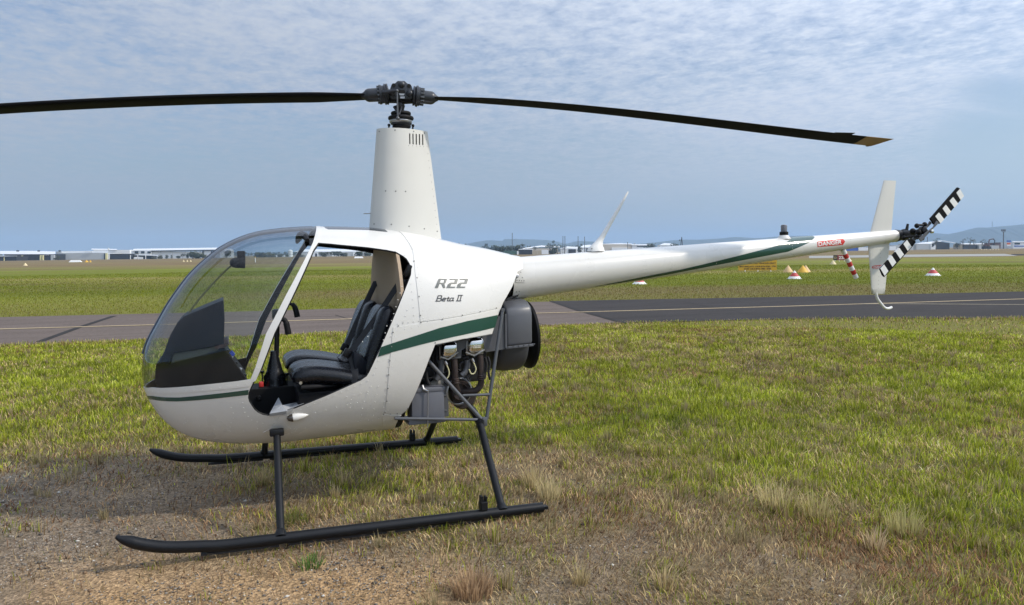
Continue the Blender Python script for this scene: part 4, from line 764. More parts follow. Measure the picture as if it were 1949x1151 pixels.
# markings
def zc(pts, sc=16.44, ox=810, oy=520): return [(ox+x/sc, oy+y/sc) for x, y in pts]
def ear(pts):                             # triangulate a simple polygon
    from mathutils.geometry import tessellate_polygon
    return [tuple(t) for t in tessellate_polygon([[Vector((x, y, 0)) for x, y in pts]])]
Rr = [(400, 175), (648, 175), (660, 195), (635, 272), (615, 310), (575, 330), (605, 460), (545, 460), (490, 335), (430, 335), (380, 460), (285, 460), (398, 180), (470, 203), (442, 303), (545, 301), (562, 285), (580, 212), (575, 203), (470, 203)]
quads = [[(400, 175), (648, 175), (640, 203), (470, 203), (380, 460), (285, 460)], [(648, 175), (660, 195), (635, 272), (615, 310), (590, 330), (562, 300), (580, 205), (580, 203), (640, 203)], [(590, 330), (575, 330), (430, 335), (442, 303), (562, 300)], [(575, 330), (605, 460), (545, 460), (490, 334)]]
two = [(745, 172), (995, 172), (1008, 195), (965, 330), (835, 330), (793, 340), (760, 422), (920, 424), (908, 460), (640, 462), (690, 350), (730, 308), (770, 294), (888, 292), (912, 209), (735, 209)]
polys = [(zc(q), ear(q)) for q in quads]+[(zc(two), ear(two)), (zc([(x+312, y-2) for x, y in two]), ear(two))]
BODY.decal("model_lettering", polys, MDEC, 0.0066, HELI)
beta = [[(388, 700), (332, 870)], [(385, 702), (480, 702), (500, 715), (486, 768), (465, 785), (356, 787)], [(465, 787), (486, 802), (470, 852), (448, 868), (310, 870)],
        [(525, 825), (608, 818), (622, 787), (605, 778), (552, 780), (526, 800), (505, 848), (520, 864), (600, 864)], [(712, 745), (672, 858), (735, 864)], [(655, 782), (738, 780)],
        [(868, 775), (790, 775), (762, 800), (742, 848), (756, 862), (800, 862), (836, 832)], [(868, 775), (836, 855), (872, 862)], [(1030, 690), (980, 862)], [(1112, 690), (1066, 862)], [(1010, 690), (1148, 690)], [(952, 862), (1094, 862)]]
BODY.decal("variant_lettering", [(zc(p), t) for p, t in strokes(beta, 24)], MDEC2, 0.0066, HELI)

# position light on the belly side
pl = MB(); hc = BODY.hit(566, 792); hn = BODY.normal(hc); V, F = lathe([(0.001, -.062), (.014, -.055), (.022, -.04), (.026, -.02), (.0245, .005), (.018, .035), (.009, .058), (.001, .072)], hc+hn*0.004, (1, 0, 0.10), 16)
nlen = build("position_light", (V, F), MW, HELI)
build("lens", lathe([(0.001, -.0635), (.0155, -.056), (.0238, -.04), (.0265, -.0285)], hc+hn*0.0042, (1, 0, 0.10), 16, close=False), mat("dark_lens", (0.06, 0.05, 0.04), 0.12, coat=0.5), nlen)

# ---------------- interior
sec = [(x, y, z) for x, y, z in section(-.145, .99, 64)]
up = [p for p in sec if p[2] > 1.16]; upp = [Vector((-.145, p[1], p[2])) for p in up]
build("rear_bulkhead", prism(upp, (0.02, 0, 0)), MTAN, HELI, None)
lo = [Vector((-.16, p[1], p[2])) for p in sec if p[2] <= 1.20]; lo = [p for p in lo if p.y < 0][::1]+[p for p in lo if p.y >= 0]
lo.sort(key=lambda p: math.atan2(p.z-0.9, p.y)); build("firewall", prism(lo, (0.05, 0, 0)), MINT, HELI, None)
def hw_at(x, z): return HWD(x)*max(0.0, 1-(abs(z-ZC(x))/max(.01, (TOP(x)-ZC(x) if z > ZC(x) else ZC(x)-BOT(x))))**EXP(x))**(1/EXP(x)) if BOT(x) < z < TOP(x) else 0.0
xb = rear[0][0]-.015; bb_ = [Vector((xb, p[1], p[2])) for p in section(xb, .985, 64)]; bb_ = sorted([p for p in bb_ if p.z < .76], key=lambda p: math.atan2(p.z-.76, p.y))
build("belly_bulkhead", prism(bb_, (.008, 0, 0)), MGREY, HELI, None)
fl = [Vector((x, s*max(.03, hw_at(x, .55)-.03), .56)) for s, xs in ((-1, (-1.42, -1.3, -1.1, -.8, -.2)), (1, (-.2, -.8, -1.1, -1.3, -1.42))) for x in xs]
build("cabin_floor", prism(fl, (0, 0, 0.02)), MINT, HELI, None)
a = P(487, 742, -.12); b_ = P(566, 734, -.12)
tun = [Vector((-1.30, -.11, .56)), Vector((-1.30, -.11, .86)), Vector((a.x-.05, -.11, a.z+.005)), Vector((b_.x+.03, -.11, b_.z)), Vector((-.5, -.11, .8)), Vector((-.5, -.11, .56))]
build("centre_tunnel", prism(tun, (0, .22, 0), 0.006), MINT, HELI, None)
build("vent_knob", lathe([(.016, 0), (.018, .01), (.012, .018)], P(493, 757, -.112), (0, -1, 0), 14), MRUB, HELI)
for q, pts in enumerate(([(530, 756, -.26), (513, 787, -.47), (545, 782, -.50), (537, 770, -.42)], [(537, 771, -.42), (566, 765, -.25), (579, 767, -.46), (545, 782.5, -.505)])):
    build("floor_mat", prism([P(*p) for p in pts], (0, 0.012, -.02)), MCARP, HELI, None)
def cushion(spine, w, t, y0, up_hint, lobes=0.16):
    q = spline([Vector((x, 0, z)) for x, z in spine], 7); m = len(q); n = 36; V = []; F = []
    for i, p in enumerate(q):
        tg = (q[min(i+1, m-1)]-q[max(i-1, 0)]).normalized(); nn = Vector((-tg.z, 0, tg.x)); nn = nn if nn.dot(Vector(up_hint)) > 0 else -nn
        u = 2*i/(m-1)-1; s = max(0.02, (1-abs(u)**7))**0.5; sy = 0.80+0.20*s if abs(u) > 0.6 else 1.0; sy = min(1, 0.72+0.28*(max(0.0, 1-abs(u)**5))**0.5+0.0)
        for k in range(n):
            a = 2*math.pi*k/n; ca, sa = math.cos(a), math.sin(a)
            yy = w/2*math.copysign(abs(ca)**0.62, ca)*sy; h = t/2*math.copysign(abs(sa)**0.75, sa)*s
            if sa > 0:
                f = abs(yy)/(w/2); h *= 1+lobes*(0.5*math.cos(2*math.pi*min(f/0.56, 1.0))+0.3*math.exp(-((f-.78)/.14)**2)-0.75*math.exp(-((f-.52)/.05)**2))
            V.append(p+nn*h+Vector((0, y0+yy, 0)))
    for i in range(m-1):
        for k in range(n): F.append((i*n+k, i*n+(k+1) % n, (i+1)*n+(k+1) % n, (i+1)*n+k))
    F.append(tuple(range(n))); F.append(tuple((m-1)*n+k for k in range(n))); return V, F
for yc in (-.272, .272):
    seat = empty("seat"); seat.parent = HELI
    build("seat_cushion", cushion([(-.815, .885), (-.70, .905), (-.55, .885), (-.42, .855), (-.27, .84)], .445, .125, yc, (0, 0, 1)), MLEA, seat, 60)
    build("backrest", cushion([(-.36, .80), (-.325, .95), (-.28, 1.08), (-.235, 1.20), (-.19, 1.315)], .43, .12, yc, (-1, 0, .3)), MLEA, seat, 60)
    build("seat_box", box((-.49, yc*.86, .72), (.58, .40, .16), bevel=.01), MINT, seat, None)
    build("piping", tube([(-.36, yc-.11, .92), (-.31, yc-.11, 1.04), (-.26, yc-.11, 1.16), (-.235, yc-.1, 1.25)], .005, 6), MLEA, seat)
build("side_box", prism([P(x, y, -.47) for x, y in ((672, 668), (690, 676), (706, 700), (700, 712), (676, 716))], (0, .07, 0), .008), MCONS, HELI)
def belt(pts, w_=.024, up=(-.5, -.6, .4)): return tube(spline(pts, 6), w_, 8, flat=.10, upv=up)
build("shoulder_belt", belt([P(776, 516, -.44), P(762, 535, -.40), P(729, 585, -.36), P(700, 626, -.34), P(664, 674, -.36)]), MBELT, HELI)
build("shoulder_belt", belt([P(716, 535, .30), P(704, 560, .24), P(680, 612, .17), P(658, 662, .12)]), MBELT, HELI)
build("lap_belt", belt([P(664, 674, -.36), P(672, 690, -.42), P(676, 712, -.49), P(672, 728, -.50)], .022, (-.3, -.8, .4)), MBELT, HELI)
build("lap_belt", belt([P(657, 662, .12), P(640, 682, .18), P(628, 686, .30)], .022, (0, -.3, 1)), MBELT, HELI)
for p in ((661, 672, -.37), (656, 661, .10)):
    build("belt_buckle", box(P(*p), (.05, .03, .055), bevel=.006, rot=Matrix.Rotation(.5, 3, 'Y')), MBLK, HELI)
build("belt_reel", bev(box(P(768, 540, -.43), (.075, .05, .06)), .008), MBLK, HELI)
build("belt_guide", bev(box(P(776, 515, -.45), (.03, .05, .08), rot=Matrix.Rotation(.4, 3, 'Y')), .008), MBLK, HELI)
# instrument console: hood, gap fill, lower pedestal
hood = [(425, 571), (400, 581), (372, 593), (350, 602), (338, 613), (324, 637), (313, 668), (302, 690), (298, 693), (322, 693), (331, 672), (410, 658), (426, 655), (427.5, 610)]
hp = [P(x, y, -.20) for x, y in hood]
build("instrument_hood", prism(hp, (0, .40, 0), 0.006), MCONS, HELI, None)
ped = [(297, 692), (323, 692), (331, 691), (428, 663), (470, 722), (472, 738), (300, 738), (294, 724)]
build("console_pedestal", prism([P(x, y, -.19) for x, y in ped], (0, .38, 0), 0.005), MINT, HELI, None)
gp = [(330, 673), (414, 659.5), (416, 668), (326, 691)]
build("console_gap_fill", prism([P(x, y, -.185) for x, y in gp], (0, .37, 0)), mat("grey_gap_view", (.050, .056, .050), .3), HELI, None)  # added sheet: the pale view through the open gap put into its colour
build("console_bracket", prism([P(x, y, -.21) for x, y in ((408, 660), (434, 652), (436, 655), (428, 661), (410, 664))], (0, .42, 0)), mat("brown_edge", (.05, .025, .02), .5), HELI, None)
for k in range(5):
    build("console_knob", box(P(432+k*8.5, 668+k*11.5, -.12), (.02, .03, .02), bevel=.004, rot=Matrix.Rotation(.5, 3, 'Y')), (MBLK, MALU, MBLK, MALU, MBLK)[k], HELI)
build("data_card", box(P(442, 672, -.14), (.03, .05, .02), rot=Matrix.Rotation(.9, 3, 'Y')), mat("blue_card", (.03, .06, .35), .4), HELI, None)
build("conduit", tube(spline([P(349, 611, 0), P(372, 578, 0), P(400, 545, 0), P(428, 516, 0), P(444, 502, 0)], 6), .006, 6), mat("olive_conduit", (.10, .10, .025), .6), HELI)
build("conduit_clip", tube([P(344, 613, -.03), P(352, 600, -.03)], .007, 6), MRUB, HELI)
cm = build("compass", lathe([(.004, -.058), (.018, -.053), (.029, -.04), (.034, -.02), (.035, .036), (.030, .038)], P(455, 500, 0), (1, 0, -.05), 16), MRUB, HELI)
build("compass_mount", box(P(459, 486, 0), (.05, .03, .06), bevel=.006), MRUB, cm)
# centre bow of the windshield, seen on edge, and the black header behind it
bow = [Vector((x, 0, TOP(x)-.012)) for x in np.linspace(-1.668, -.62, 40)]
build("windshield_bow", tube(bow, .019, 8, flat=.8), mat("bow_navy", (.020, .030, .060), .35), HELI)
hd = [Vector((-.69, s*y, TOP(-.69)-.05-.35*y*y)) for s, ys in ((-1, (.36, .2, .0)), (1, (.2, .36))) for y in ys]
build("roof_header", tube(hd, [.012, .024, .026, .024, .012], 8), MINT, HELI)
# flight control: post, cross bar, hand grips, boot
cy = build("control_stick", tube([P(526, 686, 0), P(528, 600, 0), P(531, 592, 0)], .016, 10), MBLK, HELI)
build("cross_bar", tube([P(531, 598, -.24), P(531, 594, 0), P(535, 596, .26)], .012, 8), MBLK, cy)
build("hand_grip", tube(spline([P(552, 578, .24), P(559, 581, .24), P(563, 590, .24), P(566, 603, .24)], 5), [.010]*3+[.016]*4+[.019]*6+[.020]*3, 10), MRUB, cy)
build("hand_grip", tube(spline([P(535, 602, -.24), P(543, 611, -.24), P(546, 620, -.24), P(549, 636, -.24)], 5), [.010]*3+[.016]*4+[.019]*6+[.020]*3, 10), MRUB, cy)
build("pivot_block", box(P(527, 598, 0), (.06, .07, .07), bevel=.01), MBLK, cy)
build("stick_boot", lathe([(.085, 0), (.082, .03), (.07, .06), (.074, .085), (.05, .13), (.044, .16), (.026, .235), (.022, .26)], P(524, 741, 0), (.0, 0, 1), 14), MLEA, HELI)
for px, py, h in ((499, 708, .075), (546, 712, .06)):
    kb = build("lever", tube([P(px+1, py+28, -.06), P(px, py+2, -.06)], .005, 6), MBLK, HELI); build("lever_knob", lathe([(.006, -.01), (.013, 0), (.013, .008)], P(px, py, -.06), (0, 0, 1), 10), MBLK, kb)
build("red_latch", box(P(497, 731, -.06), (.03, .03, .035), bevel=.005), MRED, HELI)
build("collective_lever", tube([P(573, 737, -.46), P(606, 735, -.46), P(616, 735, -.46), P(658, 733, -.40)], [.017, .017, .009, .008], 10), MRUB, HELI)
build("seat_hinge", lathe([(.010, 0), (.010, .01)], P(572, 728, -.505), (0, -1, 0), 10), MCHROME, HELI)

# ---------------- mast fairing
def make_mast():
    n, m = 64, 20; V = []; F = []
    for j in range(m+1):
        t = j/m; xf, xr, hw = -.240+.068*t, .272-.088*t, .135-.035*t
        for i in range(n):
            th = 2*math.pi*i/n; c = (1-math.cos(th))/2
            f = math.sqrt(max(0, 1-((.36-c)/.36)**2)) if c < .36 else 1-.93*((c-.36)/.64)**1.8
            x = xf+(xr-xf)*c; zb = 1.825-.175*(x+.232)-.012; z = zb+(2.503-zb)*t; V.append((x, hw*f*(1 if th < math.pi else -1), z))
    for j in range(m):
        for i in range(n): F.append((j*n+i, j*n+(i+1) % n, (j+1)*n+(i+1) % n, (j+1)*n+i))
    F.append(tuple(range(n))); F.append(tuple(m*n+i for i in range(n))); return Surf(V, F, {len(F)-2, len(F)-1})
MAST = make_mast(); slots = []
for k in range(5):
    x0 = 779.8+6.15*k; y0 = 253.6+0.5*k; pts = []
    for i in range(12):
        a = math.pi*2*i/12; pts.append((x0+1.25*math.cos(a)+(0.5 if math.sin(a) > 0 else 0), y0+10.2+(9.3 if math.sin(a) > 0 else -9.3)+1.2*math.sin(a)))
    slots.append((MAST.xz(pts), 'port'))
fair = MAST.skin("mast_fairing", [MWM, MINT], cut=slots, thick=.004, parent=HELI)
lids = MB()
V = MAST.V[-64:]; build("fairing_lid", prism([Vector((v.x, v.y, v.z-.012)) for v in V], (0, 0, .004)), MWM, fair, None)
fs = MB()
for ln, n in (([(722, 250), (808, 253)], 4), ([(712, 426), (750, 427), (795, 433), (832, 440)], 5), ([(734, 363), (748, 363.5), (772, 364)], 3)): MAST.rivets(fs, ln, n, .0055, lift=0)
for ln, n in (([(811, 265), (833, 440)], 14), ([(712, 300), (708, 380)], 2), ([(778, 277), (806, 279)], 5)): MAST.rivets(fs, ln, n, .003, lift=0)
build("fairing_screws", fs, MSCREW, fair)
build("fairing_latch", box(P(807, 449, -.05), (.03, .02, .015), bevel=.003), MALU, fair)
build("temperature_probe", tube([P(706, 406, 0), P(692, 406, 0)], .0035, 6), MALU, fair)
sr = MB(); sr.add(lathe([(.02, -.03), (.03, 0), (.012, .02)], P(846, 460, -.05), (0, 0, 1), 12)); build("roof_vent_cap", bev(box(P(848, 461, -.06), (.07, .05, .025), rot=Matrix.Rotation(.19, 3, 'Y')), .01), MW, HELI)

# ---------------- rotor head
AZ = -.16873; EX = Vector((math.cos(AZ), math.sin(AZ), 0)); EN = Vector((-math.sin(AZ), math.cos(AZ), 0))
def ZH(x, y): return PA(690+x/10.467, 150+y/10.467, AZ)
rh = empty("rotor_head"); rh.parent = HELI
hub = [(530, 330), (540, 235), (578, 128), (605, 116), (645, 116), (690, 68), (830, 66), (888, 122), (940, 126), (972, 172), (1018, 325), (1004, 392), (940, 440), (760, 434), (565, 432), (538, 395)]
build("hub_block", prism([ZH(*p)-EN*.05 for p in hub], EN*.10, .006), MHUB, rh)
for x, y, r in ((615, 160, .0135), (920, 172, .0135)): build("hub_hole_shade", lathe([(r, 0), (r, .003)], ZH(x, y)-EN*.0502, -EN, 18), MDARK, rh)  # black discs on the face: shade inside the holes put into colour
for x, y in ((770, 145), (930, 320), (600, 312)):
    build("hub_bolt", lathe([(.024, 0), (.0235, .006), (.018, .014), (.011, .018), (.010, .026), (.002, .028)], ZH(x, y)-EN*.048, -EN, 20), MHUB, rh)
slot = [(705, 300), (712, 262), (735, 252), (815, 250), (840, 265), (842, 310), (815, 355), (735, 356)]
build("hub_slot_shade", prism([ZH(*p)-EN*.0515 for p in slot], EN*.004), MDARK, rh, None)  # black plate on the face: shade inside the slot put into colour
build("teeter_stop", prism([ZH(*p)-EN*.053 for p in ((715, 320), (832, 325), (812, 358), (738, 358))], EN*.004), MALU, rh, None)
build("data_plate", prism([ZH(*p)-EN*.0515 for p in ((745, 380), (832, 380), (832, 418), (745, 418))], EN*.002), MALU, rh, None)
build("lower_beam", prism([ZH(*p)-EN*.03 for p in ((520, 395), (1010, 400), (1000, 480), (860, 488), (700, 470), (530, 470))], EN*.06, .005), MRUB, rh)
build("rotor_shaft", tube([ZH(757, 430), ZH(757, 1000)], .018, 16), MHUB, rh)
build("drive_hub", tube([ZH(735, 540), ZH(742, 640)], [.040, .028], 12), MHUB, rh)
for s, org, dx, prof in ((-1, (560, 300), (60, 330), [(.030, 0), (.036, .012), (.070, .018), (.072, .026), (.066, .030), (.071, .034), (.071, .042), (.060, .046), (.060, .060), (.066, .064), (.066, .078), (.046, .082), (.045, .15), (.040, .165), (.022, .185), (.016, .20)]), (1, (960, 330), (1430, 385), [(.030, 0), (.036, .012), (.066, .016), (.067, .026), (.060, .030), (.072, .036), (.072, .048), (.064, .052), (.064, .062), (.056, .066), (.046, .07), (.045, .145), (.040, .158), (.022, .178), (.016, .19)])):
    o0 = ZH(*org); ax = (ZH(*dx)-o0).normalized(); gr = build("blade_grip", lathe(prof, o0, ax, 28), MHUB, rh, 35)
    a1 = (Vector((0, 0, 1))-ax*ax.z).normalized(); b1 = ax.cross(a1); bl = MB()
    for k in range(14):
        an = 2*math.pi*k/14; c = o0+ax*.066+(a1*math.cos(an)+b1*math.sin(an))*.056; bl.add(lathe([(.006, 0), (.006, .024), (.003, .026)], c, ax, 6))
    build("grip_bolts", bl, MTUBE, gr)
    build("pitch_horn", tube([o0+ax*.05-EN*.055, o0+ax*.0-EN*.075, ZH(675, 285)-EN*.085] if s < 0 else [o0+ax*.05+EN*.055, o0+EN*.075, ZH(830, 285)+EN*.085], [.018, .014, .010], 8), MHUB, gr)
for s, (xa, ya), (xb, yb) in ((-1, (675, 290), (690, 830)), (1, (850, 330), (800, 800))):
    d = EN*(.085*s); pk = build("pitch_link", tube([ZH(xa, ya)+d, ZH(xb, yb)+d*1.05], [.0055, .0065], 8), MTUBE, rh)
    build("rod_end", ball(ZH(xa, ya)+d, .012), MTUBE, pk); build("rod_end", ball(ZH(xb, yb)+d*1.05, .014), MTUBE, pk)
build("scissor_link", tube([ZH(770, 560)-EN*.03, ZH(760, 640)-EN*.06, ZH(715, 760)-EN*.085], .006, 8), MHUB, rh)
build("scissor_link", tube([ZH(620, 565)-EN*.02, ZH(650, 620)-EN*.03, ZH(680, 700)-EN*.08], .007, 8), MHUB, rh)
def disc(x, y, r, t, m, nm, tilt=.0):
    o = ZH(x, y); pr_ = [(r*.86, -t), (r*.96, -t*.7), (r, 0), (r*.96, t*.7), (r*.86, t)]; build(nm, lathe(pr_, o, (tilt, 0, 1), 32), m, rh, 50)
disc(765, 690, .070, .012, MRUB, "rubber_boot"); disc(765, 785, .089, .014, MRUB, "rubber_boot"); disc(770, 735, .060, .02, MRUB, "boot_sleeve"); disc(760, 848, .079, .014, MALU, "swashplate"); disc(770, 885, .074, .012, MHUB, "swashplate_ring"); disc(785, 940, .062, .014, MRUB, "rubber_boot"); disc(770, 985, .035, .03, MRUB, "boot_sleeve")
for x, y in ((525, 935), (1000, 945), (615, 900)):
    build("control_rod", tube([ZH(x, y)-EN*.03, ZH(x-10, y+110)-EN*.03], .006, 8), MBLK, rh); build("rod_ball", ball(ZH(x, y)-EN*.03, .011), MBLK, rh)

# ---------------- main rotor blades: aerofoil strip, drooping and twisted
def blade(pxs, sgn, tilt0, tilt1, r0):
    rr, zz_ = [], []
    for x, y in pxs: p = PA(x, y, AZ); rr.append(sgn*EX.dot(p)); zz_.append(p.z)
    cf = np.polyfit(rr, zz_, 3 if sgn > 0 else 2)
    zf = lambda r: float(np.polyval(cf, r))
    af = [(-.25, 0), (-.235, .028), (-.18, .05), (-.05, .062), (.15, .055), (.45, .03), (.75, .004), (.75, -.004), (.45, -.022), (.15, -.04), (-.05, -.046), (-.18, -.038), (-.235, -.022)]
    V = []; F = []; n = len(af); rs = np.linspace(r0, 3.775, 46); lead = EN*sgn                # leading edge: far side on the right, near side on the left
    for i, r in enumerate(rs):
        t = (r-r0)/(3.775-r0); ph = tilt0+(tilt1-tilt0)*t; tap = 1 if r > r0+.35 else .62+.38*(r-r0)/.35
        far = EN*math.cos(ph)+Vector((0, 0, 1))*math.sin(ph); nz = -EN*math.sin(ph)+Vector((0, 0, 1))*math.cos(ph); c = .183*tap
        o = EX*(sgn*r)+Vector((0, 0, zf(r)))
        for cx, cz in af:
            sw = .11*max(0, (r-3.68)/.095)*(.75-cx) if r > 3.68 else 0
            V.append(o+far*(-sgn*cx*c)+nz*(cz*c*1.5)-EX*(sgn*sw))
    for i in range(len(rs)-1):
        for k in range(n): F.append((i*n+k, i*n+(k+1) % n, (i+1)*n+(k+1) % n, (i+1)*n+k))
    F.append(tuple(range(n))); F.append(tuple((len(rs)-1)*n+k for k in range(n))); mb = MB().add((V, F))
    cut = 3.50
    for i in range(len(F)-2):
        if rs[i//n] >= cut: mb.I[i] = 1
    mb.I[-1] = 1
    return mb, zf
rb, zR = blade([(841, 188), (900, 192), (975, 196.5), (1100, 207.5), (1200, 217.5), (1300, 230), (1400, 242.5), (1475, 252.5), (1575, 261), (1660, 273.5)], 1, R(2), R(-9), .235)
o = build("rotor_blade", rb, [MBLADE, MYTIP], HELI, 50); ph = R(-7.2); fa_ = EN*math.cos(ph)+Vector((0, 0, math.sin(ph))); nz_ = -EN*math.sin(ph)+Vector((0, 0, math.cos(ph))); tp = EX*3.33+Vector((0, 0, zR(3.33)))-fa_*.146
build("trim_tab", box(tp, (.17, .045, .004), rot=Matrix((EX, fa_, nz_)).transposed()), MBLADE, o, None)
lb, zL = blade([(0, 203.5), (100, 198), (250, 190.5), (350, 186.5), (450, 184), (600, 182.3), (690, 181.5)], -1, R(-8), R(-4.5), .22)
o = build("rotor_blade", lb, [MBLADE, MYTIP], HELI, 50)
build("trim_tab", box(-EX*3.33+Vector((0, 0, zL(3.33)-.012))+EN*.142, (.17, .045, .004), rz=AZ), MBLADE, o, None)

# ---------------- tail boom
BA, BB = Vector((.76, 0, 1.450)), Vector((4.602, 0, 1.760)); bax = (BB-BA).normalized(); bl_ = (BB-BA).length
def make_boom():
    n, m = 48, 60; a = Vector((0, 1, 0)); b = bax.cross(a); V = []; F = []
    for j in range(m+1):
        t = j/m; r = .160-.105*t
        for k in range(n): an = 2*math.pi*k/n; V.append(BA+bax*(bl_*t)+(a*math.cos(an)+b*math.sin(an))*r)
    for j in range(m):
        for k in range(n): F.append((j*n+k, j*n+(k+1) % n, (j+1)*n+(k+1) % n, (j+1)*n+k))
    F.append(tuple(range(n))); F.append(tuple(m*n+k for k in range(n))); return Surf(V, F, {len(F)-2, len(F)-1})
BOOM = make_boom()
boom = BOOM.skin("tail_boom", [MW, MINT], thick=.004, parent=HELI)
st = [(1123.5, 546.6), (1170, 537.5), (1226, 526), (1292.5, 513.4), (1361.8, 497.2), (1431, 480), (1470, 470), (1495, 461.5), (1504, 456), (1506, 452.6), (1503, 450.2)]
sb = [(1549.5, 449), (1550.5, 451), (1548, 454.5), (1539.5, 461.6), (1517, 471.8), (1500, 478.5), (1361.8, 504.5), (1264.8, 523.4), (1200, 535)]
sp_ = BOOM.xz(st[:-1])+[(BOOM.xz([(1503, 451)])[0][0]-.02, 1.80), (BOOM.xz([(1548, 450)])[0][0], 1.82)]+BOOM.xz(sb[1:])
BOOM.skin("boom_stripe", MG, keep=[(sp_, 'both')], off=.0018, parent=boom)
br = MB()
def ring_rivets(x, y, n=26):
    h = BOOM.hit(x, y); t = (h-BA).dot(bax); r = .160-.105*t/bl_; a = Vector((0, 1, 0)); b = bax.cross(a)
    for k in range(n):
        an = 2*math.pi*k/n; d = a*math.cos(an)+b*math.sin(an)
        for s in (-.012, .012): br.add(dome(BA+bax*(t+s)+d*r, d, .0034))
for x, y in ((1124, 515), (1228, 505), (1362, 485), (1505, 465), (1617, 455)): ring_rivets(x, y)
tag(build("boom_rivets", br, MRIV, boom), kind="stuff")
# riveted root fittings
for q in ([(981, 512), (995, 505), (999, 512), (992, 522), (1001, 533), (998, 537), (981, 537)], [(980, 552), (991, 550), (990, 562), (981, 572), (976, 570)]):
    BOOM.skin("boom_fitting", [MW, MINT], keep=[(BOOM.xz(q, -.14), 'port')], off=.003, thick=.004, parent=boom)
fr = MB()
for ln, n in (([(984, 514), (994, 509)], 3), ([(985, 521), (991, 518)], 2), ([(984, 533), (997, 534)], 4), ([(986, 527), (994, 528)], 2), ([(983, 555), (988, 554)], 2), ([(982, 566), (987, 560)], 3)): BOOM.rivets(fr, ln, n, .0045, lift=.003)
build("fitting_rivets", fr, MSCREW, boom)
bo = BOOM.hit(982.5, 525); build("boom_bolt", lathe([(.016, 0), (.016, .012), (.008, .014), (.008, .02)], bo, BOOM.normal(bo), 10), MALU, boom)
build("boom_root_bulkhead", lathe([(.150, 0), (.150, .01)], BA-bax*.02, bax, 32), MDARK, HELI)
build("tail_drive_linkage", MB().add(tube([P(962, 571, -.1), P(985, 561, -.1)], .012, 8)).add(box(P(968, 572, -.12), (.05, .04, .025), bevel=.004)).add(tube([P(970, 556, -.1), P(982, 554, -.1)], .005, 6)), MENG, HELI)
# DANGER arrow
def quad_text(surf, nm, txt, tl, tr, bl, br_, m, lift, par, bold=.03):
    V, T, asp = text_mesh(txt, bold); pp = []
    for u, v in V:
        top_ = (tl[0]+(tr[0]-tl[0])*u, tl[1]+(tr[1]-tl[1])*u); bo_ = (bl[0]+(br_[0]-bl[0])*u, bl[1]+(br_[1]-bl[1])*u); pp.append((bo_[0]+(top_[0]-bo_[0])*v, bo_[1]+(top_[1]-bo_[1])*v))
    return surf.decal(nm, [(pp, T)], m, lift, par)
dg = MB()
top_e = [(1555.3+47.5*k/10, 459-5.5*k/10) for k in range(11)]; bot_e = [(1556+46.8*k/10, 470-4.4*k/10) for k in range(11)]
grid = []
for a, b in zip(top_e, bot_e): grid += [(a[0]+(b[0]-a[0])*j/4, a[1]+(b[1]-a[1])*j/4) for j in range(5)]
tris = [(i*5+j, i*5+j+1, i*5+j+6, i*5+j+5) for i in range(10) for j in range(4)]
dd = BOOM.decal("danger_arrow", [(grid, tris), ([(1602.8, 453.2), (1603.3, 452.6), (1608.4, 459.4), (1603.5, 466.6), (1602.8, 465.8), (1602.8, 459.5)], [(0, 1, 2), (0, 2, 5), (5, 2, 4), (4, 2, 3)])], MREDD, .0015, boom)
quad_text(BOOM, "danger_lettering", "DANGER", (1557.2, 460.6), (1602, 456.0), (1557.6, 468.6), (1601.6, 464.0), MWHITE, .0026, boom)
# aerial on the boom
def whip(pts):
    V = []; F = []; n = 12
    for (x, y, w_) in pts:
        c = P(x, y, 0); h = w_/2/FOC*(c-CAM).dot(fwd)*1.4
        for k in range(n): an = 2*math.pi*k/n; V.append(c+Vector((math.cos(an)*h, math.sin(an)*h*.7, 0)))
    for i in range(len(pts)-1):
        for k in range(n): F.append((i*n+k, i*n+(k+1) % n, (i+1)*n+(k+1) % n, (i+1)*n+k))
    F.append(tuple(range(n))); F.append(tuple((len(pts)-1)*n+k for k in range(n))); return V, F
an_ = build("aerial", whip([(1134, 478, 26), (1134, 473, 24), (1136, 467, 17), (1141, 458, 11), (1147, 449, 8.5), (1160, 427, 7), (1178, 396, 5.5), (1194, 367, 3), (1195.5, 364, 1)]), MWHITE, boom, 60)
for x, y in ((1126.5, 473), (1137, 472)): build("mount_screw", dome(P(x, y, -.03), (0, -1, 0), .007), MSCREW, an_)
bc = build("beacon_base", lathe([(.034, -.03), (.036, -.005), (.036, .02), (.032, .024)], P(1492, 446, 0), (0, 0, 1), 20), MRUB, boom)
build("beacon_lens", lathe([(.026, 0), (.027, .055), (.022, .066), (.005, .07)], P(1492, 442.5, 0), (0, 0, 1), 20), mat("smoked_lens", (.16, .15, .15), .08, metal=.6, coat=1), bc)
build("beacon_saddle", lathe([(.06, -.02), (.045, .0), (.036, .012)], P(1492, 450, 0), (0, 0, 1), 20), MW, bc)

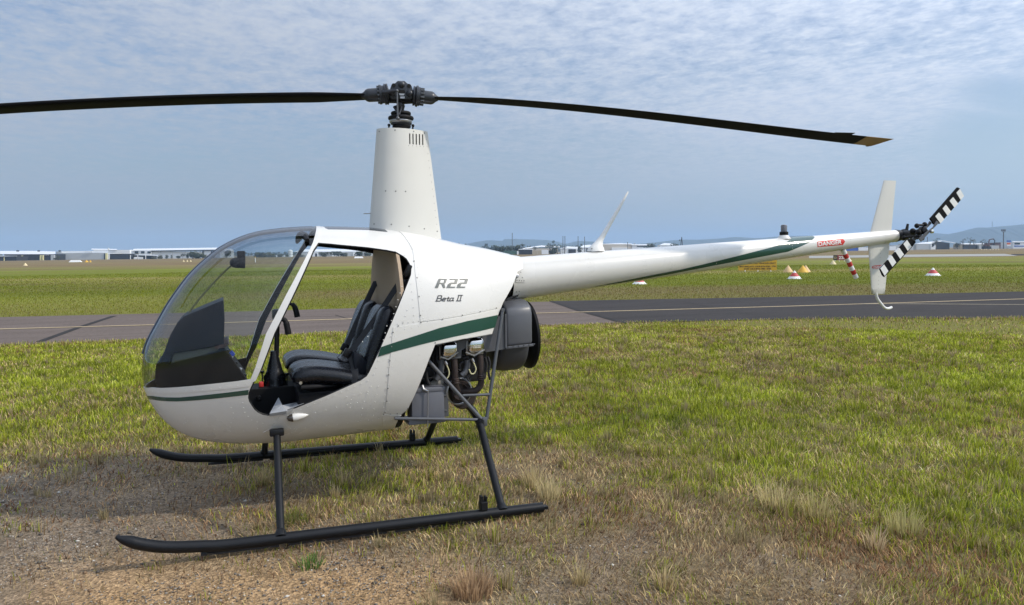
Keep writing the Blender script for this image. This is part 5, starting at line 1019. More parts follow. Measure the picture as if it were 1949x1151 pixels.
# ---------------- fins
def fin(secs, thk=.11):                    # secs: (z, x_lead, x_trail)
    af = [(0, 0), (.02, .35), (.08, .72), (.25, 1.0), (.5, .85), (.8, .4), (1, .06)]
    ring = [(c, t) for c, t in af]+[(c, -t) for c, t in af[::-1][:-1]]; n = len(ring); V = []; F = []; q = []
    for (z0, a0, b0), (z1, a1, b1) in zip(secs, secs[1:]):
        for k in range(8): t = k/8; q.append((z0+(z1-z0)*t, a0+(a1-a0)*t, b0+(b1-b0)*t))
    q.append(secs[-1])
    for z, a, b in q:
        for c, t in ring: V.append((a+(b-a)*c, t*(b-a)*thk*.5, z))
    for i in range(len(q)-1):
        for k in range(n): F.append((i*n+k, i*n+(k+1) % n, (i+1)*n+(k+1) % n, (i+1)*n+k))
    F.append(tuple(range(n))); F.append(tuple((len(q)-1)*n+k for k in range(n))); return V, F
def fx(x, y): p = P(x, y, 0); return p.x, p.z
(u0, z0), (u1, _), (u2, z2), (u3, _) = fx(1656, 442), fx(1696.2, 440), fx(1681.7, 343), fx(1705.5, 342)
build("upper_fin", fin([(1.73, u0-.012, u1-.005), (z0, u0, u1), (z2, u2, u3)]), MWM, HELI, 50)
(u0, z0), (u1, _), (u2, z2), (u3, _) = fx(1652, 466), fx(1693, 462), fx(1658.8, 559.6), fx(1684, 558.6)
LF = Surf(*fin([(1.73, u0, u1+.01), (1.69, u0, u1), (z2, u2, u3)]))
lfn = LF.skin("lower_fin", [MWM, MINT], parent=HELI)
LF.decal("danger_arrow", [([(1659, 508.2), (1661.6, 505.4), (1661.6, 511.2)], [(0, 1, 2)]), ([(1662.4, 505.2), (1683, 503.6), (1683, 509.4), (1662.4, 511.4)], [(0, 1, 2, 3)])], MREDD, .002, lfn)
quad_text(LF, "danger_lettering", "DANGER", (1663, 506), (1686.5, 504.2), (1663, 510.8), (1686.5, 508.8), MWHITE, .003, lfn)
frv = MB()
for ln, n in (([(1676, 475), (1671, 555)], 12), ([(1690, 470), (1682, 550)], 8)): LF.rivets(frv, ln, n, .003, lift=0)
build("fin_rivets", frv, MSCREW, lfn); 
LF.skin("fin_patch", [MWM, MINT], keep=[(LF.xz([(1660.5, 549), (1671, 548.5), (1671.5, 558.5), (1661.5, 559.5)]), 'port')], off=.002, thick=.003, parent=lfn)
build("tail_skid", tube(spline([P(1667, 556, 0), P(1669.5, 567, 0), P(1677, 578, 0), P(1684, 585.5, 0), P(1691, 587, 0), P(1697, 584.5, 0)], 6), .0125, 10), MWHITE, HELI)
sp0, sp1 = P(1604.5, 475, -.02), P(1629.5, 528.5, -.02); pm = MB()
for k in range(7): pm.add(tube([sp0.lerp(sp1, k/7), sp0.lerp(sp1, (k+1)/7)], .0215, 14, cap=(k in (0, 6))), k % 2)
sp_o = build("striped_pole", pm, [MWHITE, MRED], HELI)
build("pole_bracket", MB().add(box(P(1610, 471, -.02), (.07, .05, .012), bevel=.003)).add(box(P(1603, 473, -.02), (.03, .04, .03), bevel=.004)), MALU, sp_o)

# ---------------- tail rotor
TY = -.30
tr = empty("tail_rotor"); tr.parent = HELI
def Z2(x, y, Y=TY): return P(1640+x/5.755, 340+y/5.755, Y)
gb = MB(); g0 = P(1712, 447, -.02)
gb.add(lathe([(.05, -.04), (.058, 0), (.05, .05), (.03, .07)], BB, bax, 20)); gb.add(ball(BB+bax*.11, .055, 14, 8)); gb.add(tube([BB+bax*.11, BB.lerp(Z2(655, 590), .5)+bax*.05, Z2(655, 590)], [.046, .030, .018], 14))
gb.add(tube([BB+bax*.10+Vector((0, -.03, .03)), BB+bax*.11+Vector((0, -.035, .10))], [.016, .010], 8)); gb.add(lathe([(.045, 0), (.047, .02), (.04, .03), (.04, .05), (.047, .055), (.04, .07)], BB+bax*.115+Vector((0, -.08, 0)), (0, -1, 0), 16))
build("tail_gearbox", gb, MENG, tr)
tlk = MB()
tlk.add(tube([Z2(600, 540), Z2(610, 505), Z2(655, 507), Z2(700, 505)], .010, 8)); tlk.add(ball(Z2(605, 515), .022)); tlk.add(ball(Z2(690, 500), .022)); tlk.add(tube([Z2(460, 640, -.15), Z2(600, 630)], .010, 8)); tlk.add(ball(Z2(465, 645, -.15), .02)); tlk.add(ball(Z2(658, 650), .024)); tlk.add(tube([Z2(620, 630), Z2(660, 650)], .01, 8)); tlk.add(ball(Z2(560, 575, -.2), .028)); tlk.add(ball(Z2(625, 585), .024))
build("pitch_linkage", tlk, MRUB, tr)
for dy in (-.05, .02):
    hb = [(575, 655), (600, 690), (670, 610), (792, 486), (770, 462), (730, 530), (650, 590)]
    build("hub_plate", prism([Z2(x, y)+Vector((0, dy, 0)) for x, y in hb], (0, .008, 0), .001), MGREY, tr, None)
build("hub_bolt", lathe([(.016, 0), (.016, .02), (.01, .024)], Z2(702, 580)-Vector((0, .052, 0)), (0, -1, 0), 12), MCHROME, tr)
build("hub_bearing", box(Z2(665, 565), (.055, .06, .055), bevel=.008, rot=Matrix.Rotation(-.8, 3, 'Y')), MBLK, tr)
def tblade(outline, bands, tl):
    ds = [Z2(*p) for p in outline]; o = build("tail_rotor_blade", prism(ds, (0, .016, 0), .004), MBLADE, tr, None)
    for q in bands: build("white_band", prism([Z2(*p)-Vector((0, .0012, 0)) for p in q], (0, .0184, 0)), MWHITE, o, None)
tblade([(1055, 92), (1078, 105), (1124, 190), (1086, 236), (862, 491), (795, 502), (752, 438)], [[(1037, 152), (1077, 110), (1122, 190), (1085, 234)], [(962, 242), (1001, 200), (1056, 272), (1018, 317)], [(886, 326), (922, 284), (979, 359), (940, 404)], [(806, 411), (846, 369), (904, 444), (863, 489)]], 0)
tblade([(497, 668), (545, 655), (600, 690), (552, 752), (250, 1077), (232, 1055), (203, 985)], [[(457, 714), (497, 670), (546, 745), (504, 790)], [(371, 800), (414, 757), (463, 829), (421, 876)], [(289, 886), (331, 842), (378, 916), (336, 964)], [(205, 984), (246, 939), (293, 1011), (251, 1063)]], 0)

# ---------------- engine bay
en = empty("engine"); en.parent = HELI
def E4(x, y, Y=-.35): return P(740+x/6.059, 630+y/6.059, Y)
build("crankcase", MB().add(box((.27, 0, .93), (.46, .42, .22), bevel=.03)).add(box((.20, 0, .76), (.30, .30, .16), bevel=.03)).add(box((.16, .0, 1.04), (.40, .5, .08), bevel=.01)).add(box(((E4(540, 400, -.2).x+E4(1150, 400, -.2).x)/2, .06, E4(850, 400, -.2).z), (E4(1150, 400, -.2).x-E4(540, 400, -.2).x, .48, E4(850, 180, -.2).z-E4(850, 590, -.2).z), bevel=.03)), MENG, en)
build("rear_accessory", MB().add(box(E4(470, 560, -.1), (.16, .3, .14), bevel=.02)).add(box(E4(420, 480, -.15), (.10, .2, .12), bevel=.02)), MENG, en)
for cx, cy_ in ((695, 215), (1000, 165)):
    c = E4(cx, cy_, -.36); cyl = build("cylinder", MB().add(tube([c+Vector((0, .02, .0)), c+Vector((0, .22, 0))], .060, 16)), MENG, en)
    fn = MB()
    for k in range(7): fn.add(box(c+Vector((0, .06+.022*k, -.005)), (.15, .006, .15)))
    build("cooling_fins", fn, MENG, cyl, None)
    hd_ = build("head_cover", box(c+Vector((0, -.005, 0)), (.112, .05, .108), bevel=.024, rot=Matrix.Rotation(.03, 3, 'Y')), MCHROME, cyl, 60)
    build("head_gasket", box(c+Vector((0, .022, -.006)), (.125, .012, .12), bevel=.004), MALU, cyl)
    V, T, asp = text_mesh("LYCOMING", .02); mbt = MB().add(([Vector((c.x-.028+u*.056, c.y-.0305, c.z-.006+v*.012)) for u, v in V], T)); build("embossed_lettering", mbt, MWHITE, hd_, None) if False else build("embossed_lettering", mbt, MWHITE, cyl, None)
    build("name_underline", box((c.x, c.y-.0305, c.z-.012), (.055, .001, .003)), MWHITE, cyl, None)
build("air_baffle", MB().add(prism([E4(*p) for p in ((540, 165), (800, 115), (1050, 60), (1200, 35), (1240, 40), (1235, 190), (1105, 205), (1090, 110), (900, 110), (890, 190), (840, 220), (835, 310), (740, 320), (600, 330), (590, 180))][::-1], (0, .012, 0))), MGREY, en, None)
build("head_bracket", MB().add(tube([E4(590, 295, -.39), E4(685, 325, -.39), E4(800, 240, -.39)], .006, 6)).add(tube([E4(885, 245, -.39), E4(985, 283, -.39), E4(1105, 215, -.39)], .006, 6)), MALU, en)
ex = MB()
build("exhaust_pipe", tube(spline([E4(755, 325, -.35), E4(762, 440, -.35), E4(765, 560, -.34), E4(790, 680, -.30), E4(840, 700, -.2)], 6), .0215, 14), MEXH, en)
build("exhaust_pipe", tube(spline([E4(1050, 280, -.35), E4(1060, 400, -.35), E4(1065, 520, -.35), E4(1058, 620, -.34), E4(1000, 685, -.33), E4(900, 695, -.30), E4(800, 690, -.26)], 6), .0225, 14), MEXH, en)
for x, y in ((768, 560), (1063, 520)):
    cl_ = MB()
    for k in range(3): cl_.add(lathe([(.0235, -.005), (.028, 0), (.0235, .005)], E4(x, y+k*22-10, -.35), (0, 0, 1), 16))
    build("exhaust_clamp", cl_, MEXH, en)
build("muffler", MB().add(lathe([(.08, -.18), (.092, -.16), (.092, .16), (.08, .18)], E4(820, 700, -.10), (.15, 1, 0), 24)).add(lathe([(.062, 0), (.062, .03), (.055, .04), (.055, .01)], E4(800, 690, -.285), (.15, -1, 0), 22)), MEXH, en)
build("muffler_ring", lathe([(.088, 0), (.098, .004), (.098, .012), (.088, .016)], E4(805, 690, -.285), (.15, -1, 0), 24, close=False), MALU, en)
for pts in (([(600, 330), (605, 400), (590, 480), (545, 560)], .022), ([(905, 330), (905, 400), (880, 470), (840, 510)], .020)):
    build("intake_pipe", tube(spline([E4(x, y, -.33) for x, y in pts[0]], 6), pts[1], 12), MGREY, en)
for pts in ([(655, 370), (680, 420), (695, 470), (690, 515), (672, 545)], [(965, 340), (990, 390), (1005, 440), (985, 485), (950, 490), (925, 440)]):
    w_ = build("ignition_lead", tube(spline([E4(x, y, -.37) for x, y in pts], 6), .0045, 8), MWIRE, en); build("plug_cap", tube([E4(pts[0][0]-8, pts[0][1]-25, -.37), E4(pts[0][0]+12, pts[0][1]+15, -.37)], .010, 8), MALU, w_)
hs = MB()
for pts, r in (([(1110, 300), (1130, 400), (1110, 480)], .010), ([(1140, 290), (1165, 380), (1150, 470), (1170, 560)], .009), ([(520, 220), (510, 400), (520, 520), (440, 545), (380, 550)], .0035), ([(550, 180), (560, 330), (545, 330), (560, 250)], .004), ([(800, 440), (830, 450), (820, 390), (860, 350)], .006), ([(620, 480), (700, 465)], .004), ([(430, 460), (440, 560), (470, 620)], .012), ([(1020, 300), (940, 560), (890, 520)], .007), ([(860, 320), (900, 300), (920, 330)], .010), ([(560, 360), (590, 340), (620, 360)], .010), ([(880, 520), (910, 545), (930, 510)], .006)):
    build("hose", tube(spline([E4(x, y, -.33) for x, y in pts], 6), r, 8), MENG, en)
build("canvas_duct", tube(spline([E4(490, 620, -.30), E4(540, 590, -.30), E4(615, 585, -.28)], 5), [.022]*5+[.028]*5+[.022], 10), mat("grey_canvas", (.20, .19, .17), .9, var=.3, bump=.3), en)
bt = build("battery_box", box((E4(455, 845, -.40).x, -.33, E4(455, 845, -.40).z), (.222, .14, .205), bevel=.006), MBAT, HELI)
bx = E4(455, 845, -.40)
build("battery_lid", box((bx.x, -.33, bx.z+.098), (.236, .152, .03), bevel=.006), MBAT, bt)
build("battery_tray", box((bx.x-.01, -.33, bx.z-.112), (.25, .16, .03), bevel=.004), MBAT, bt)
build("hold_down_rod", MB().add(tube([E4(455, 665, -.42), E4(448, 1110, -.42)], .004, 6)).add(tube([E4(385, 625, -.40), E4(400, 670, -.41), E4(455, 690, -.42)], .008, 8)), MALU, bt)
build("battery_frame", MB().add(tube([E4(620, 590, -.30), E4(672, 650, -.30), E4(660, 940, -.30)], .006, 6)).add(box(E4(650, 800, -.28), (.03, .06, .21))).add(tube([E4(620, 740, -.34), E4(680, 740, -.3)], .005, 6)).add(tube([E4(620, 915, -.34), E4(680, 915, -.3)], .005, 6)), MTUBE, bt)
build("drain_hose", tube(spline([P(738, 808, -.2), P(741, 820, -.2), P(743, 832, -.2)], 4), .004, 6), mat("yellow_hose", (.5, .36, .03), .5), HELI)
# tubular frame round the engine
for nm, pts, r in (("frame_tube", [P(751, 796, -.42), P(916, 798.5, -.44)], .0105), ("frame_tube", [P(812, 683, -.40), P(921, 803, -.44)], .0135), ("frame_tube", [P(957, 588, -.38), P(926, 798, -.44)], .0125), ("frame_tube", [P(880, 752.5, -.42), P(932, 750.5, -.43)], .0095)):
    build(nm, tube(pts, r, 12), MTUBE, HELI); m2 = [Vector((p.x, -p.y, p.z)) for p in pts]; build(nm, tube(m2, r, 12), MTUBE, HELI)
build("frame_joint", box(P(922, 802, -.44), (.035, .03, .06), bevel=.005), MTUBE, HELI); build("frame_bolt", lathe([(.012, 0), (.012, .01)], P(957, 589, -.385), (0, -1, 0), 10), MTUBE, HELI)
# cooling fan: scroll, drum, wheel
fan = empty("cooling_fan"); fan.parent = HELI
FX0, FX1 = .655, .87
sc2 = [(-.272, .985), (-.272, 1.20), (-.255, 1.255), (-.19, 1.287), (-.13, 1.30), (.06, 1.30), (.17, 1.27), (.24, 1.18), (.26, 1.05), (.24, .93), (.1, .93)]
nsec = len(sc2); build("fan_scroll", prism([Vector((FX0, y, z)) for y, z in sc2], (FX1-FX0-.01, 0, .012), .022), MGREY, fan, 60)
build("fan_drum", lathe([(.215, -.02), (.238, -.012), (.254, .03), (.262, .08), (.262, .17), (.250, .20), (.225, .212)], (.645, .02, 1.03), (1, 0, .03), 48), MDRUM, fan, 50)
build("drum_mouth_shade", lathe([(.214, 0), (.214, .004)], (.628, .02, 1.03), (1, 0, .03), 40), MDARK, fan)  # black disc: shade inside the open drum put into colour
build("fan_wheel", lathe([(.03, 0), (.22, .0), (.252, .012), (.255, .03), (.235, .038), (.03, .045)], (.905, .02, 1.03), (1, 0, .03), 48), MRUB, fan, 50)
fl_ = MB(); fl_.add(box((FX0+.1, -.277, .985), (.215, .012, .018), bevel=.003, rot=Matrix.Rotation(-.05, 3, 'Y'))); fl_.add(box((FX0-.004, -.275, 1.10), (.012, .012, .24)))
for k in range(6): fl_.add(dome((FX0+.01+k*.04, -.284, .986+k*.002), (0, -1, 0), .006))
for k in range(5): fl_.add(dome((FX0-.014, -.267, 1.0+k*.045), (0, -1, 0), .006))
build("scroll_flange", fl_, MGREY, fan)
build("fan_duct", prism([P(x, y, -.27) for x, y in ((936, 636), (948, 603), (962, 600), (963, 664), (925, 670), (915, 655))], (0, .2, 0)), MGREY, fan, None)

# ---------------- skids
def skz(x): return .044+(.667-x)*.0245
for s in (-1, 1):
    sk = empty("skid"); sk.parent = HELI; Y = s*.925
    pts = [(x, Y, skz(x)) for x in (.640, .3, -.2, -.7, -1.2)]+[(-1.36, Y, .105), (-1.47, Y, .118), (-1.56, Y, .136), (-1.65, Y, .166), (-1.715, Y, .196)]
    q_ = spline(pts, 5); rr_ = [.0315]*len(q_)
    for a in range(4): rr_[-1-a] = (.008, .018, .025, .030)[a]; q_[-1-a] = q_[-1-a]+Vector((-.034+.010*a if a < 3 else 0, 0, (.020, .012, .007, .002)[a]))
    build("skid_tube", tube(q_, rr_, 18), MBLK, sk)
    build("skid_heel", prism([Vector((.63, Y-.028, .036)), Vector((.63, Y+.028, .036)), Vector((.672, Y+.018, .032)), Vector((.672, Y-.018, .032))], (0, 0, .02)), MBLK, sk, None)
    for a, b_ in ((-1.35, -.95), (-.9, -.35), (-.3, .25)): build("wear_shoe", box(((a+b_)/2, Y, (skz(a)+skz(b_))/2-.0345), (b_-a, .026, .012), rot=Matrix.Rotation(.0245, 3, 'Y')), MENG, sk, None)
    f0 = P(527, 828, -.43); f1 = P(534.5, 1018, -.925); g0_ = P(914, 808, -.45); g1_ = P(956, 966, -.925)
    for nm, a, b_, r in (("front_strut", f0, f1, .0225), ("rear_strut", g0_, g1_, .0245)):
        a = Vector((a.x, abs(a.y)*s, a.z)); b_ = Vector((b_.x, Y, skz(b_.x)+.015)); o = build(nm, tube([a, b_], r, 14), MBLK, sk)
        build("strut_foot", lathe([(.036, -.01), (.034, .012), (r*1.1, .035)], b_, (a-b_), 14), MBLK, o)
        if nm == "front_strut": build("strut_socket", box(a+Vector((0, s*.0, .018)), (.085, .05, .042), bevel=.008), MBLK, o)
        else: build("strut_elbow", tube([a+Vector((0, 0, -.02)), a+Vector((0, 0, .015)), a+Vector((0, -s*.06, .03))], [.026, .03, .028], 12), MBLK, o)
    build("wheel_bracket", MB().add(box((.247, Y, .11), (.045, .05, .055), bevel=.006)).add(box((.235, Y, .150), (.014, .04, .04))).add(box((.262, Y, .148), (.010, .04, .035))), MRUB, sk, None)
g0_ = P(914, 808, -.45)
build("cross_tube", tube(spline([(g0_.x, -.45, g0_.z+.01), (g0_.x-.01, -.3, g0_.z+.075), (g0_.x-.01, 0, g0_.z+.10), (g0_.x-.01, .3, g0_.z+.075), (g0_.x, .45, g0_.z+.01)], 6), .026, 14), MBLK, HELI)
# ================================================================== GRASS, STRAW, STONES
def col_mat(name, rough, transl):
    m = bpy.data.materials.new(name); m.use_nodes = True; t = m.node_tree; b = t.nodes["Principled BSDF"]; o = t.nodes["Material Output"]
    a = t.nodes.new("ShaderNodeVertexColor"); a.layer_name = "tint"; t.links.new(a.outputs["Color"], b.inputs["Base Color"]); b.inputs["Roughness"].default_value = rough; b.inputs["Specular IOR Level"].default_value = .0
    if transl:
        tr_ = t.nodes.new("ShaderNodeBsdfTranslucent"); t.links.new(a.outputs["Color"], tr_.inputs[0]); mx_ = t.nodes.new("ShaderNodeMixShader"); mx_.inputs[0].default_value = transl
        t.links.new(b.outputs[0], mx_.inputs[1]); t.links.new(tr_.outputs[0], mx_.inputs[2]); t.links.new(mx_.outputs[0], o.inputs[0])
    return m
MBLD = col_mat("grass_blades", .55, .38); MSTN = col_mat("stones", .85, 0)
def fast_mesh(name, V, F4, F3, colr, m):
    me = bpy.data.meshes.new(name); me.vertices.add(len(V)); me.vertices.foreach_set("co", V.astype(np.float32).ravel()); n4, n3 = len(F4), len(F3)
    me.loops.add(n4*4+n3*3); me.loops.foreach_set("vertex_index", np.concatenate([F4.ravel(), F3.ravel()]).astype(np.int32)); me.polygons.add(n4+n3)
    me.polygons.foreach_set("loop_start", np.concatenate([np.arange(n4)*4, n4*4+np.arange(n3)*3]).astype(np.int32)); me.update()
    at = me.color_attributes.new("tint", 'FLOAT_COLOR', 'POINT'); at.data.foreach_set("color", np.hstack([colr, np.ones((len(V), 1))]).astype(np.float32).ravel()); me.materials.append(m)
    o = bpy.data.objects.new(name, me); COL.objects.link(o); return o
def blades(x, y, z, h, wd, az, lean, col, k1=.35):
    """one bent two-piece blade per point: 5 vertices, a quad and a tip triangle"""
    n = len(x); dx, dy = np.cos(az), np.sin(az); fa = az+np.pi/2+rng.normal(0, .5, n); sx, sy = np.cos(fa)*wd/2, np.sin(fa)*wd/2
    l1, l2 = lean*k1, lean; c1 = np.sqrt(np.clip(1-l1**2, .05, 1)); c2 = np.sqrt(np.clip(1-np.clip(l2, 0, .985)**2, .03, 1))
    mx_, my, mz = x+dx*h*.55*l1, y+dy*h*.55*l1, z+h*.55*c1; tx, ty, tz = mx_+dx*h*.45*l2, my+dy*h*.45*l2, mz+h*.45*c2*np.where(l2 > .95, .2, 1)
    V = np.empty((n, 5, 3)); V[:, 0] = np.stack([x-sx, y-sy, z-.006], 1); V[:, 1] = np.stack([x+sx, y+sy, z-.006], 1); V[:, 2] = np.stack([mx_+sx*.75, my+sy*.75, mz], 1); V[:, 3] = np.stack([mx_-sx*.75, my-sy*.75, mz], 1); V[:, 4] = np.stack([tx, ty, tz], 1)
    b = np.arange(n)[:, None]*5; F4 = b+np.array([[0, 1, 2, 3]]); F3 = b+np.array([[3, 2, 4]])
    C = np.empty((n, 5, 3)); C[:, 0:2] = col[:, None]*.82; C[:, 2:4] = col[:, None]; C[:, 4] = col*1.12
    return V.reshape(-1, 3), F4, F3, C.reshape(-1, 3)
def pick_cols(g, n, straw=.35):
    r1, r2, r3 = rng.random(n), rng.random(n)[:, None], rng.random(n)
    gr = np.array([.105, .150, .012])*(1-r2)+np.array([.39, .405, .045])*r2; dr = np.array([.25, .165, .085])*(1-r2)+np.array([.66, .51, .28])*r2
    dr = np.where((r3 < .25)[:, None], np.array([.20, .115, .070])*(.6+.6*r2), dr); isg = (r1 < np.clip(g*1.12-.06, .02, .985))[:, None]; yel = (r3 > .86)[:, None]
    c = np.where(isg, gr, dr)*1.1; return np.where(isg & yel, np.array([.48, .46, .14])*(.7+.5*r2), c), isg[:, 0]
NEP = np.array(nearp, float); FEP = np.array(farp, float)
def wedge(n, core=.87):                   # bearings: thick in view, thinner to either side
    a = rng.uniform(-40, 40, n); k = rng.random(n) > core; a[k] = (rng.uniform(38, 64, n)*rng.choice([-1, 1], n))[k]; return np.radians(a)+YAW
def near_grass():
    parts = []
    # turf and thatch, thick near the camera and sparser but broader further off
    n = 580000; an = wedge(n); r = np.where(rng.random(n) < .93, rng.uniform(1.75, 16.5, n), rng.uniform(16.5, 26, n)); x = CAM.x+r*np.sin(an); y = CAM.y+r*np.cos(an); g, c = masks(x, y); px, py = to_px(x, y)
    edge = np.interp(px, NEP[:, 0], NEP[:, 1]); k = (rng.random(n) < np.clip(c*1.1-.05, 0, 1)) & (py > edge-1.5+4*(fbm(x, y, 1.2, 3, 71)-.5)); x, y, g, c, r = x[k], y[k], g[k], c[k], r[k]; n = len(x)
    clump = fbm(x, y, 2.6, 3, 81); col, isg = pick_cols(np.clip(g+(clump-.5)*.5, 0, 1), n); tone = ((.52+1.05*fbm(x, y, 5, 3, 85))*(.72+.56*fbm(x, y, 1.3, 3, 86))*np.where(isg, rng.uniform(.6, 1.6, n), rng.uniform(.55, 1.5, n)))[:, None]; rus = np.where(isg, 0, np.clip((fbm(x, y, .9, 4, 87)-.47)*4.5, 0, .8))[:, None]; col = (col*(1-rus)+rus*col*np.array([.66, .50, .48]))*tone
    h = np.where(isg, rng.uniform(.026, .068, n)*(.45+1.0*clump), rng.uniform(.035, .088, n)*(.5+.8*clump))*(.75+.5*g); lean = np.where(isg, rng.uniform(.35, .97, n), rng.uniform(.72, .985, n)); k1 = np.where(isg, .5, .93)*rng.uniform(.75, 1.04, n)
    flow = fbm(x, y, 1.1, 3, 88)*14; az = np.where(isg, rng.uniform(0, 6.28, n), flow+rng.normal(0, 1.1, n)); wd = (.0018+.00063*r)*rng.uniform(.7, 1.35, n)
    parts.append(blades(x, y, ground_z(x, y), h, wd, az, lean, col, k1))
    # tufts: taller pale seed stalks and rank green clumps
    m = 1700; an = wedge(m); r = rng.uniform(2.2, 15, m); cx, cy = CAM.x+r*np.sin(an), CAM.y+r*np.cos(an); g, c = masks(cx, cy); px, py = to_px(cx, cy)
    k = (rng.random(m) < np.clip(c*1.3-.1, .06, 1)*np.where((g > .25) & (g < .85), 1, .6)) & (py > np.interp(px, NEP[:, 0], NEP[:, 1])+3); cx, cy, g, r = cx[k], cy[k], g[k], r[k]; m = len(cx); q = rng.integers(10, 38, m)
    i = np.repeat(np.arange(m), q); n = len(i); rad = np.abs(rng.normal(0, 1, n))*np.repeat(rng.uniform(.015, .05, m), q); an = rng.uniform(0, 6.28, n); x, y = cx[i]+rad*np.cos(an), cy[i]+rad*np.sin(an)
    kind = np.repeat(rng.random(m), q); gg = np.where(kind < .55, .08, np.clip(g[i]+.25, 0, 1)); col, isg = pick_cols(gg, n); col = np.where((kind < .55)[:, None], np.array([.40, .325, .175])*(.55+.75*rng.random(n))[:, None], col*1.05)
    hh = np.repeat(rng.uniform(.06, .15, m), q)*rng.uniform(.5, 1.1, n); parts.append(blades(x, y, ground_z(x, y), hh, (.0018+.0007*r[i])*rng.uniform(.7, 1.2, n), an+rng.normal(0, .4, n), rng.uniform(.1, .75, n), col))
    # straw lying on the bare soil
    n = 26000; an = wedge(n, .95); r = rng.uniform(1.75, 9, n); x = CAM.x+r*np.sin(an); y = CAM.y+r*np.cos(an); g, c = masks(x, y); k = rng.random(n) < np.clip((1-c)*.7*fbm(x, y, 1.7, 3, 93)*2-.15, 0, .8); x, y, r = x[k], y[k], r[k]; n = len(x)
    col, _ = pick_cols(np.full(n, .03), n); parts.append(blades(x, y, ground_z(x, y)+.004, rng.uniform(.02, .07, n), (.0016+.0006*r), rng.uniform(0, 6.28, n), np.full(n, .984), col*.9))
    # ragged edge of taller grass along the taxiway
    n = 5000; px = rng.uniform(-120, 2070, n); py = np.interp(px, NEP[:, 0], NEP[:, 1]); pts = np.array([tuple(PZ(a, b)) for a, b in zip(px[:900], py[:900])]); o = rng.integers(0, 900, n); x = pts[o, 0]+rng.normal(0, .25, n); y = pts[o, 1]-np.abs(rng.normal(0, .35, n)); r = np.hypot(x-CAM.x, y-CAM.y); col, isg = pick_cols(np.full(n, .45), n); kk = fbm(x, y, .5, 3, 97)
    parts.append(blades(x, y, np.zeros(n), rng.uniform(.03, .12, n)*(.2+1.2*kk), (.0008*r)*rng.uniform(.6, 1.1, n), rng.uniform(0, 6.28, n), rng.uniform(.1, .6, n), col*1.05))
    return parts
def far_grass():
    n = 250000; an = wedge(n, .9); u = rng.random(n); r = 18+u**1.5*62; x = CAM.x+r*np.sin(an); y = CAM.y+r*np.cos(an); px, py = to_px(x, y); k = (py < np.interp(px, FEP[:, 0], FEP[:, 1])-.3) & ((py > 491.5) | (px < 1530)); x, y, r = x[k], y[k], r[k]; n = len(x)
    s = (x-CAM.x)*math.sin(YAW)+(y-CAM.y)*math.cos(YAW); lat = (x-CAM.x)*math.cos(YAW)-(y-CAM.y)*math.sin(YAW); ly, bmask, br_, st2 = field(lat, s)
    cl = fbm(x, y, 1.1, 4, 103); col, isg = pick_cols(np.clip(.90-.25*ly-.62*br_+(cl-.5)*.6, 0.05, 1), n)
    base = np.array([.160, .178, .012])*(1-ly[:, None])+np.array([.27, .245, .05])*ly[:, None]; base = base*(1-br_[:, None])+np.array([.175, .14, .05])*br_[:, None]; col = (.45*col*.85+.55*base)*(.62+.5*cl+.26*st2)[:, None]
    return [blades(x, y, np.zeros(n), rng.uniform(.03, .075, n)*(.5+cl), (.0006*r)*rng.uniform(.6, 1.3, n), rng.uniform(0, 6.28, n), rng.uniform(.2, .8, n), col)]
def join_parts(name, parts, m):
    V, F4, F3, C, o = [], [], [], [], 0
    for v, a, b, c in parts: V.append(v); F4.append(a+o); F3.append(b+o); C.append(c); o += len(v)
    return tag(fast_mesh(name, np.vstack(V), np.vstack(F4), np.vstack(F3), np.clip(np.vstack(C), 0, 1), m), kind="stuff")
join_parts("grass", near_grass(), MBLD); join_parts("far_grass", far_grass(), MBLD)
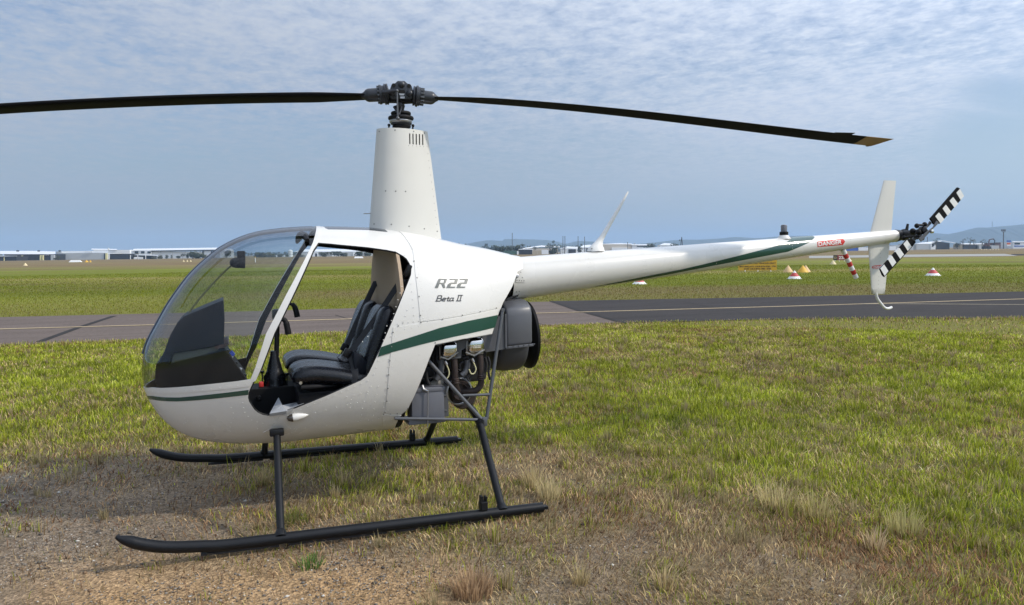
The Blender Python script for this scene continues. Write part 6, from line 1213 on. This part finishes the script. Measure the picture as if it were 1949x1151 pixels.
# single tussocks that stand out
def tussock(px, py, rad, h, n, colr, label):
    p = PZ(px, py); z0 = float(ground_z(np.array([p.x]), np.array([p.y]))[0]); an = rng.uniform(0, 6.28, n); q = rad*np.sqrt(rng.random(n))*.55; x, y = q*np.cos(an), q*np.sin(an)
    n = int(n*.6); an = an[:n]; x, y, q = x[:n], y[:n], q[:n]; col = np.array(colr)*(.8+1.1*rng.random(n))[:, None]; hh = h*rng.uniform(.55, 1.15, n); V, a, b, c = blades(x, y, np.zeros(n), hh, rng.uniform(.0035, .0065, n), an+rng.normal(0, .5, n), rng.uniform(.25, .96, n)*np.clip(.45+q/rad, 0, 1.02), col, .5)
    o = fast_mesh("grass_tussock", V, a, b, np.clip(c, 0, 1), MBLD); o.location = (p.x, p.y, z0); return tag(o, label, "grass tuft", "tussocks in the dry grass")
for a in ((900, 1128, .17, .13, 520, (.36, .25, .15), "widest dry brown tussock, low in front at the edge of the sandy patch"), (1105, 1108, .07, .11, 120, (.40, .32, .17), "small straw tuft right of the widest dry tussock"), (655, 926, .06, .12, 90, (.42, .34, .19), "pale upright tuft under the cabin, right of the front strut"), (640, 950, .05, .10, 80, (.44, .36, .20), "short pale tuft just below the upright tuft under the cabin"), (500, 925, .10, .13, 150, (.36, .29, .15), "straw tuft left of the near front strut"),
          (1012, 925, .12, .20, 170, (.42, .34, .18), "tall straw tuft behind the heel of the near skid"), (1045, 948, .14, .16, 190, (.46, .38, .21), "pale straw tuft touching the heel of the near skid"), (1480, 960, .22, .17, 240, (.44, .37, .19), "tall pale tuft in the dry grass, right of the helicopter"), (1550, 980, .18, .17, 200, (.40, .34, .16), "tall yellow tuft right beside the tall pale tuft"), (1720, 1015, .16, .18, 180, (.38, .34, .15), "yellow green tuft near the right side of the dry patch"), (1265, 1120, .09, .13, 120, (.42, .33, .18), "straw tuft low in front, right of the small straw tuft"), (1665, 1045, .08, .15, 110, (.43, .33, .2), "slim straw tuft between the yellow green tuft and the picture bottom"), (560, 1000, .16, .06, 240, (.14, .15, .05), "flat green weed clump beside the foot of the near front strut"), (590, 1085, .13, .06, 170, (.09, .17, .04), "flat bright green weed on the bare soil in front of the near skid"), (425, 1055, .13, .07, 200, (.34, .26, .14), "dry tuft in front of the near skid's upturned end")):
    tussock(*a)
def stones():
    n = 105000; an = np.radians(rng.uniform(-40, 25, n))+YAW; r = rng.uniform(1.75, 8.5, n); x = CAM.x+r*np.sin(an); y = CAM.y+r*np.cos(an); g, c = masks(x, y); cl = fbm(x, y, 2.1, 3, 113)
    k = rng.random(n) < np.clip((1-c)*1.15-.12, 0, 1)*np.clip(cl*2.4-.55, .08, 1); x, y, r = x[k], y[k], r[k]; n = len(x); s = np.clip(rng.lognormal(-5.42, .45, n), .0022, .019); z = ground_z(x, y)+s*.25
    base = np.array([[1, 0, 0], [-1, 0, 0], [0, 1, 0], [0, -1, 0], [0, 0, 1], [0, 0, -1.]]); tri = np.array([[0, 2, 4], [2, 1, 4], [1, 3, 4], [3, 0, 4], [2, 0, 5], [1, 2, 5], [3, 1, 5], [0, 3, 5]])
    B = base[None]*s[:, None, None]*rng.uniform(.6, 1.25, (n, 6, 1))*np.array([1, 1, .62]); a = rng.uniform(0, 6.28, n); ca, sa = np.cos(a)[:, None], np.sin(a)[:, None]
    V = np.stack([B[:, :, 0]*ca-B[:, :, 1]*sa+x[:, None], B[:, :, 0]*sa+B[:, :, 1]*ca+y[:, None], B[:, :, 2]+z[:, None]], 2).reshape(-1, 3); F = (np.arange(n)[:, None, None]*6+tri[None]).reshape(-1, 3)
    t = rng.random(n)[:, None]; t2 = rng.random(n); colr = np.array([.075, .068, .062])*(1-t)+np.array([.33, .295, .25])*t; colr = np.where((t2 > .95)[:, None], np.array([.52, .49, .44]), colr); colr = np.where((t2 < .2)[:, None], np.array([.22, .15, .095]), colr)
    tag(fast_mesh("gravel", V, np.zeros((0, 4), int), F, np.repeat(colr, 6, 0), MSTN), kind="stuff")
stones()
# ------------------------------------------------------------------ haze
HZ_ON, HZ_DENS = True, 0.00026
if HZ_ON:
    hm = bpy.data.materials.new("haze_air"); hm.use_nodes = True; t = hm.node_tree; t.nodes.clear(); o_ = t.nodes.new("ShaderNodeOutputMaterial"); v_ = t.nodes.new("ShaderNodeVolumePrincipled")
    v_.inputs["Color"].default_value = (.44, .64, .92, 1); v_.inputs["Density"].default_value = HZ_DENS; v_.inputs["Anisotropy"].default_value = 0.0; t.links.new(v_.outputs[0], o_.inputs["Volume"])
    ho = build("haze", box((0, 0, 68), (11400, 11400, 138)), hm, None, None); tag(ho, kind="stuff")
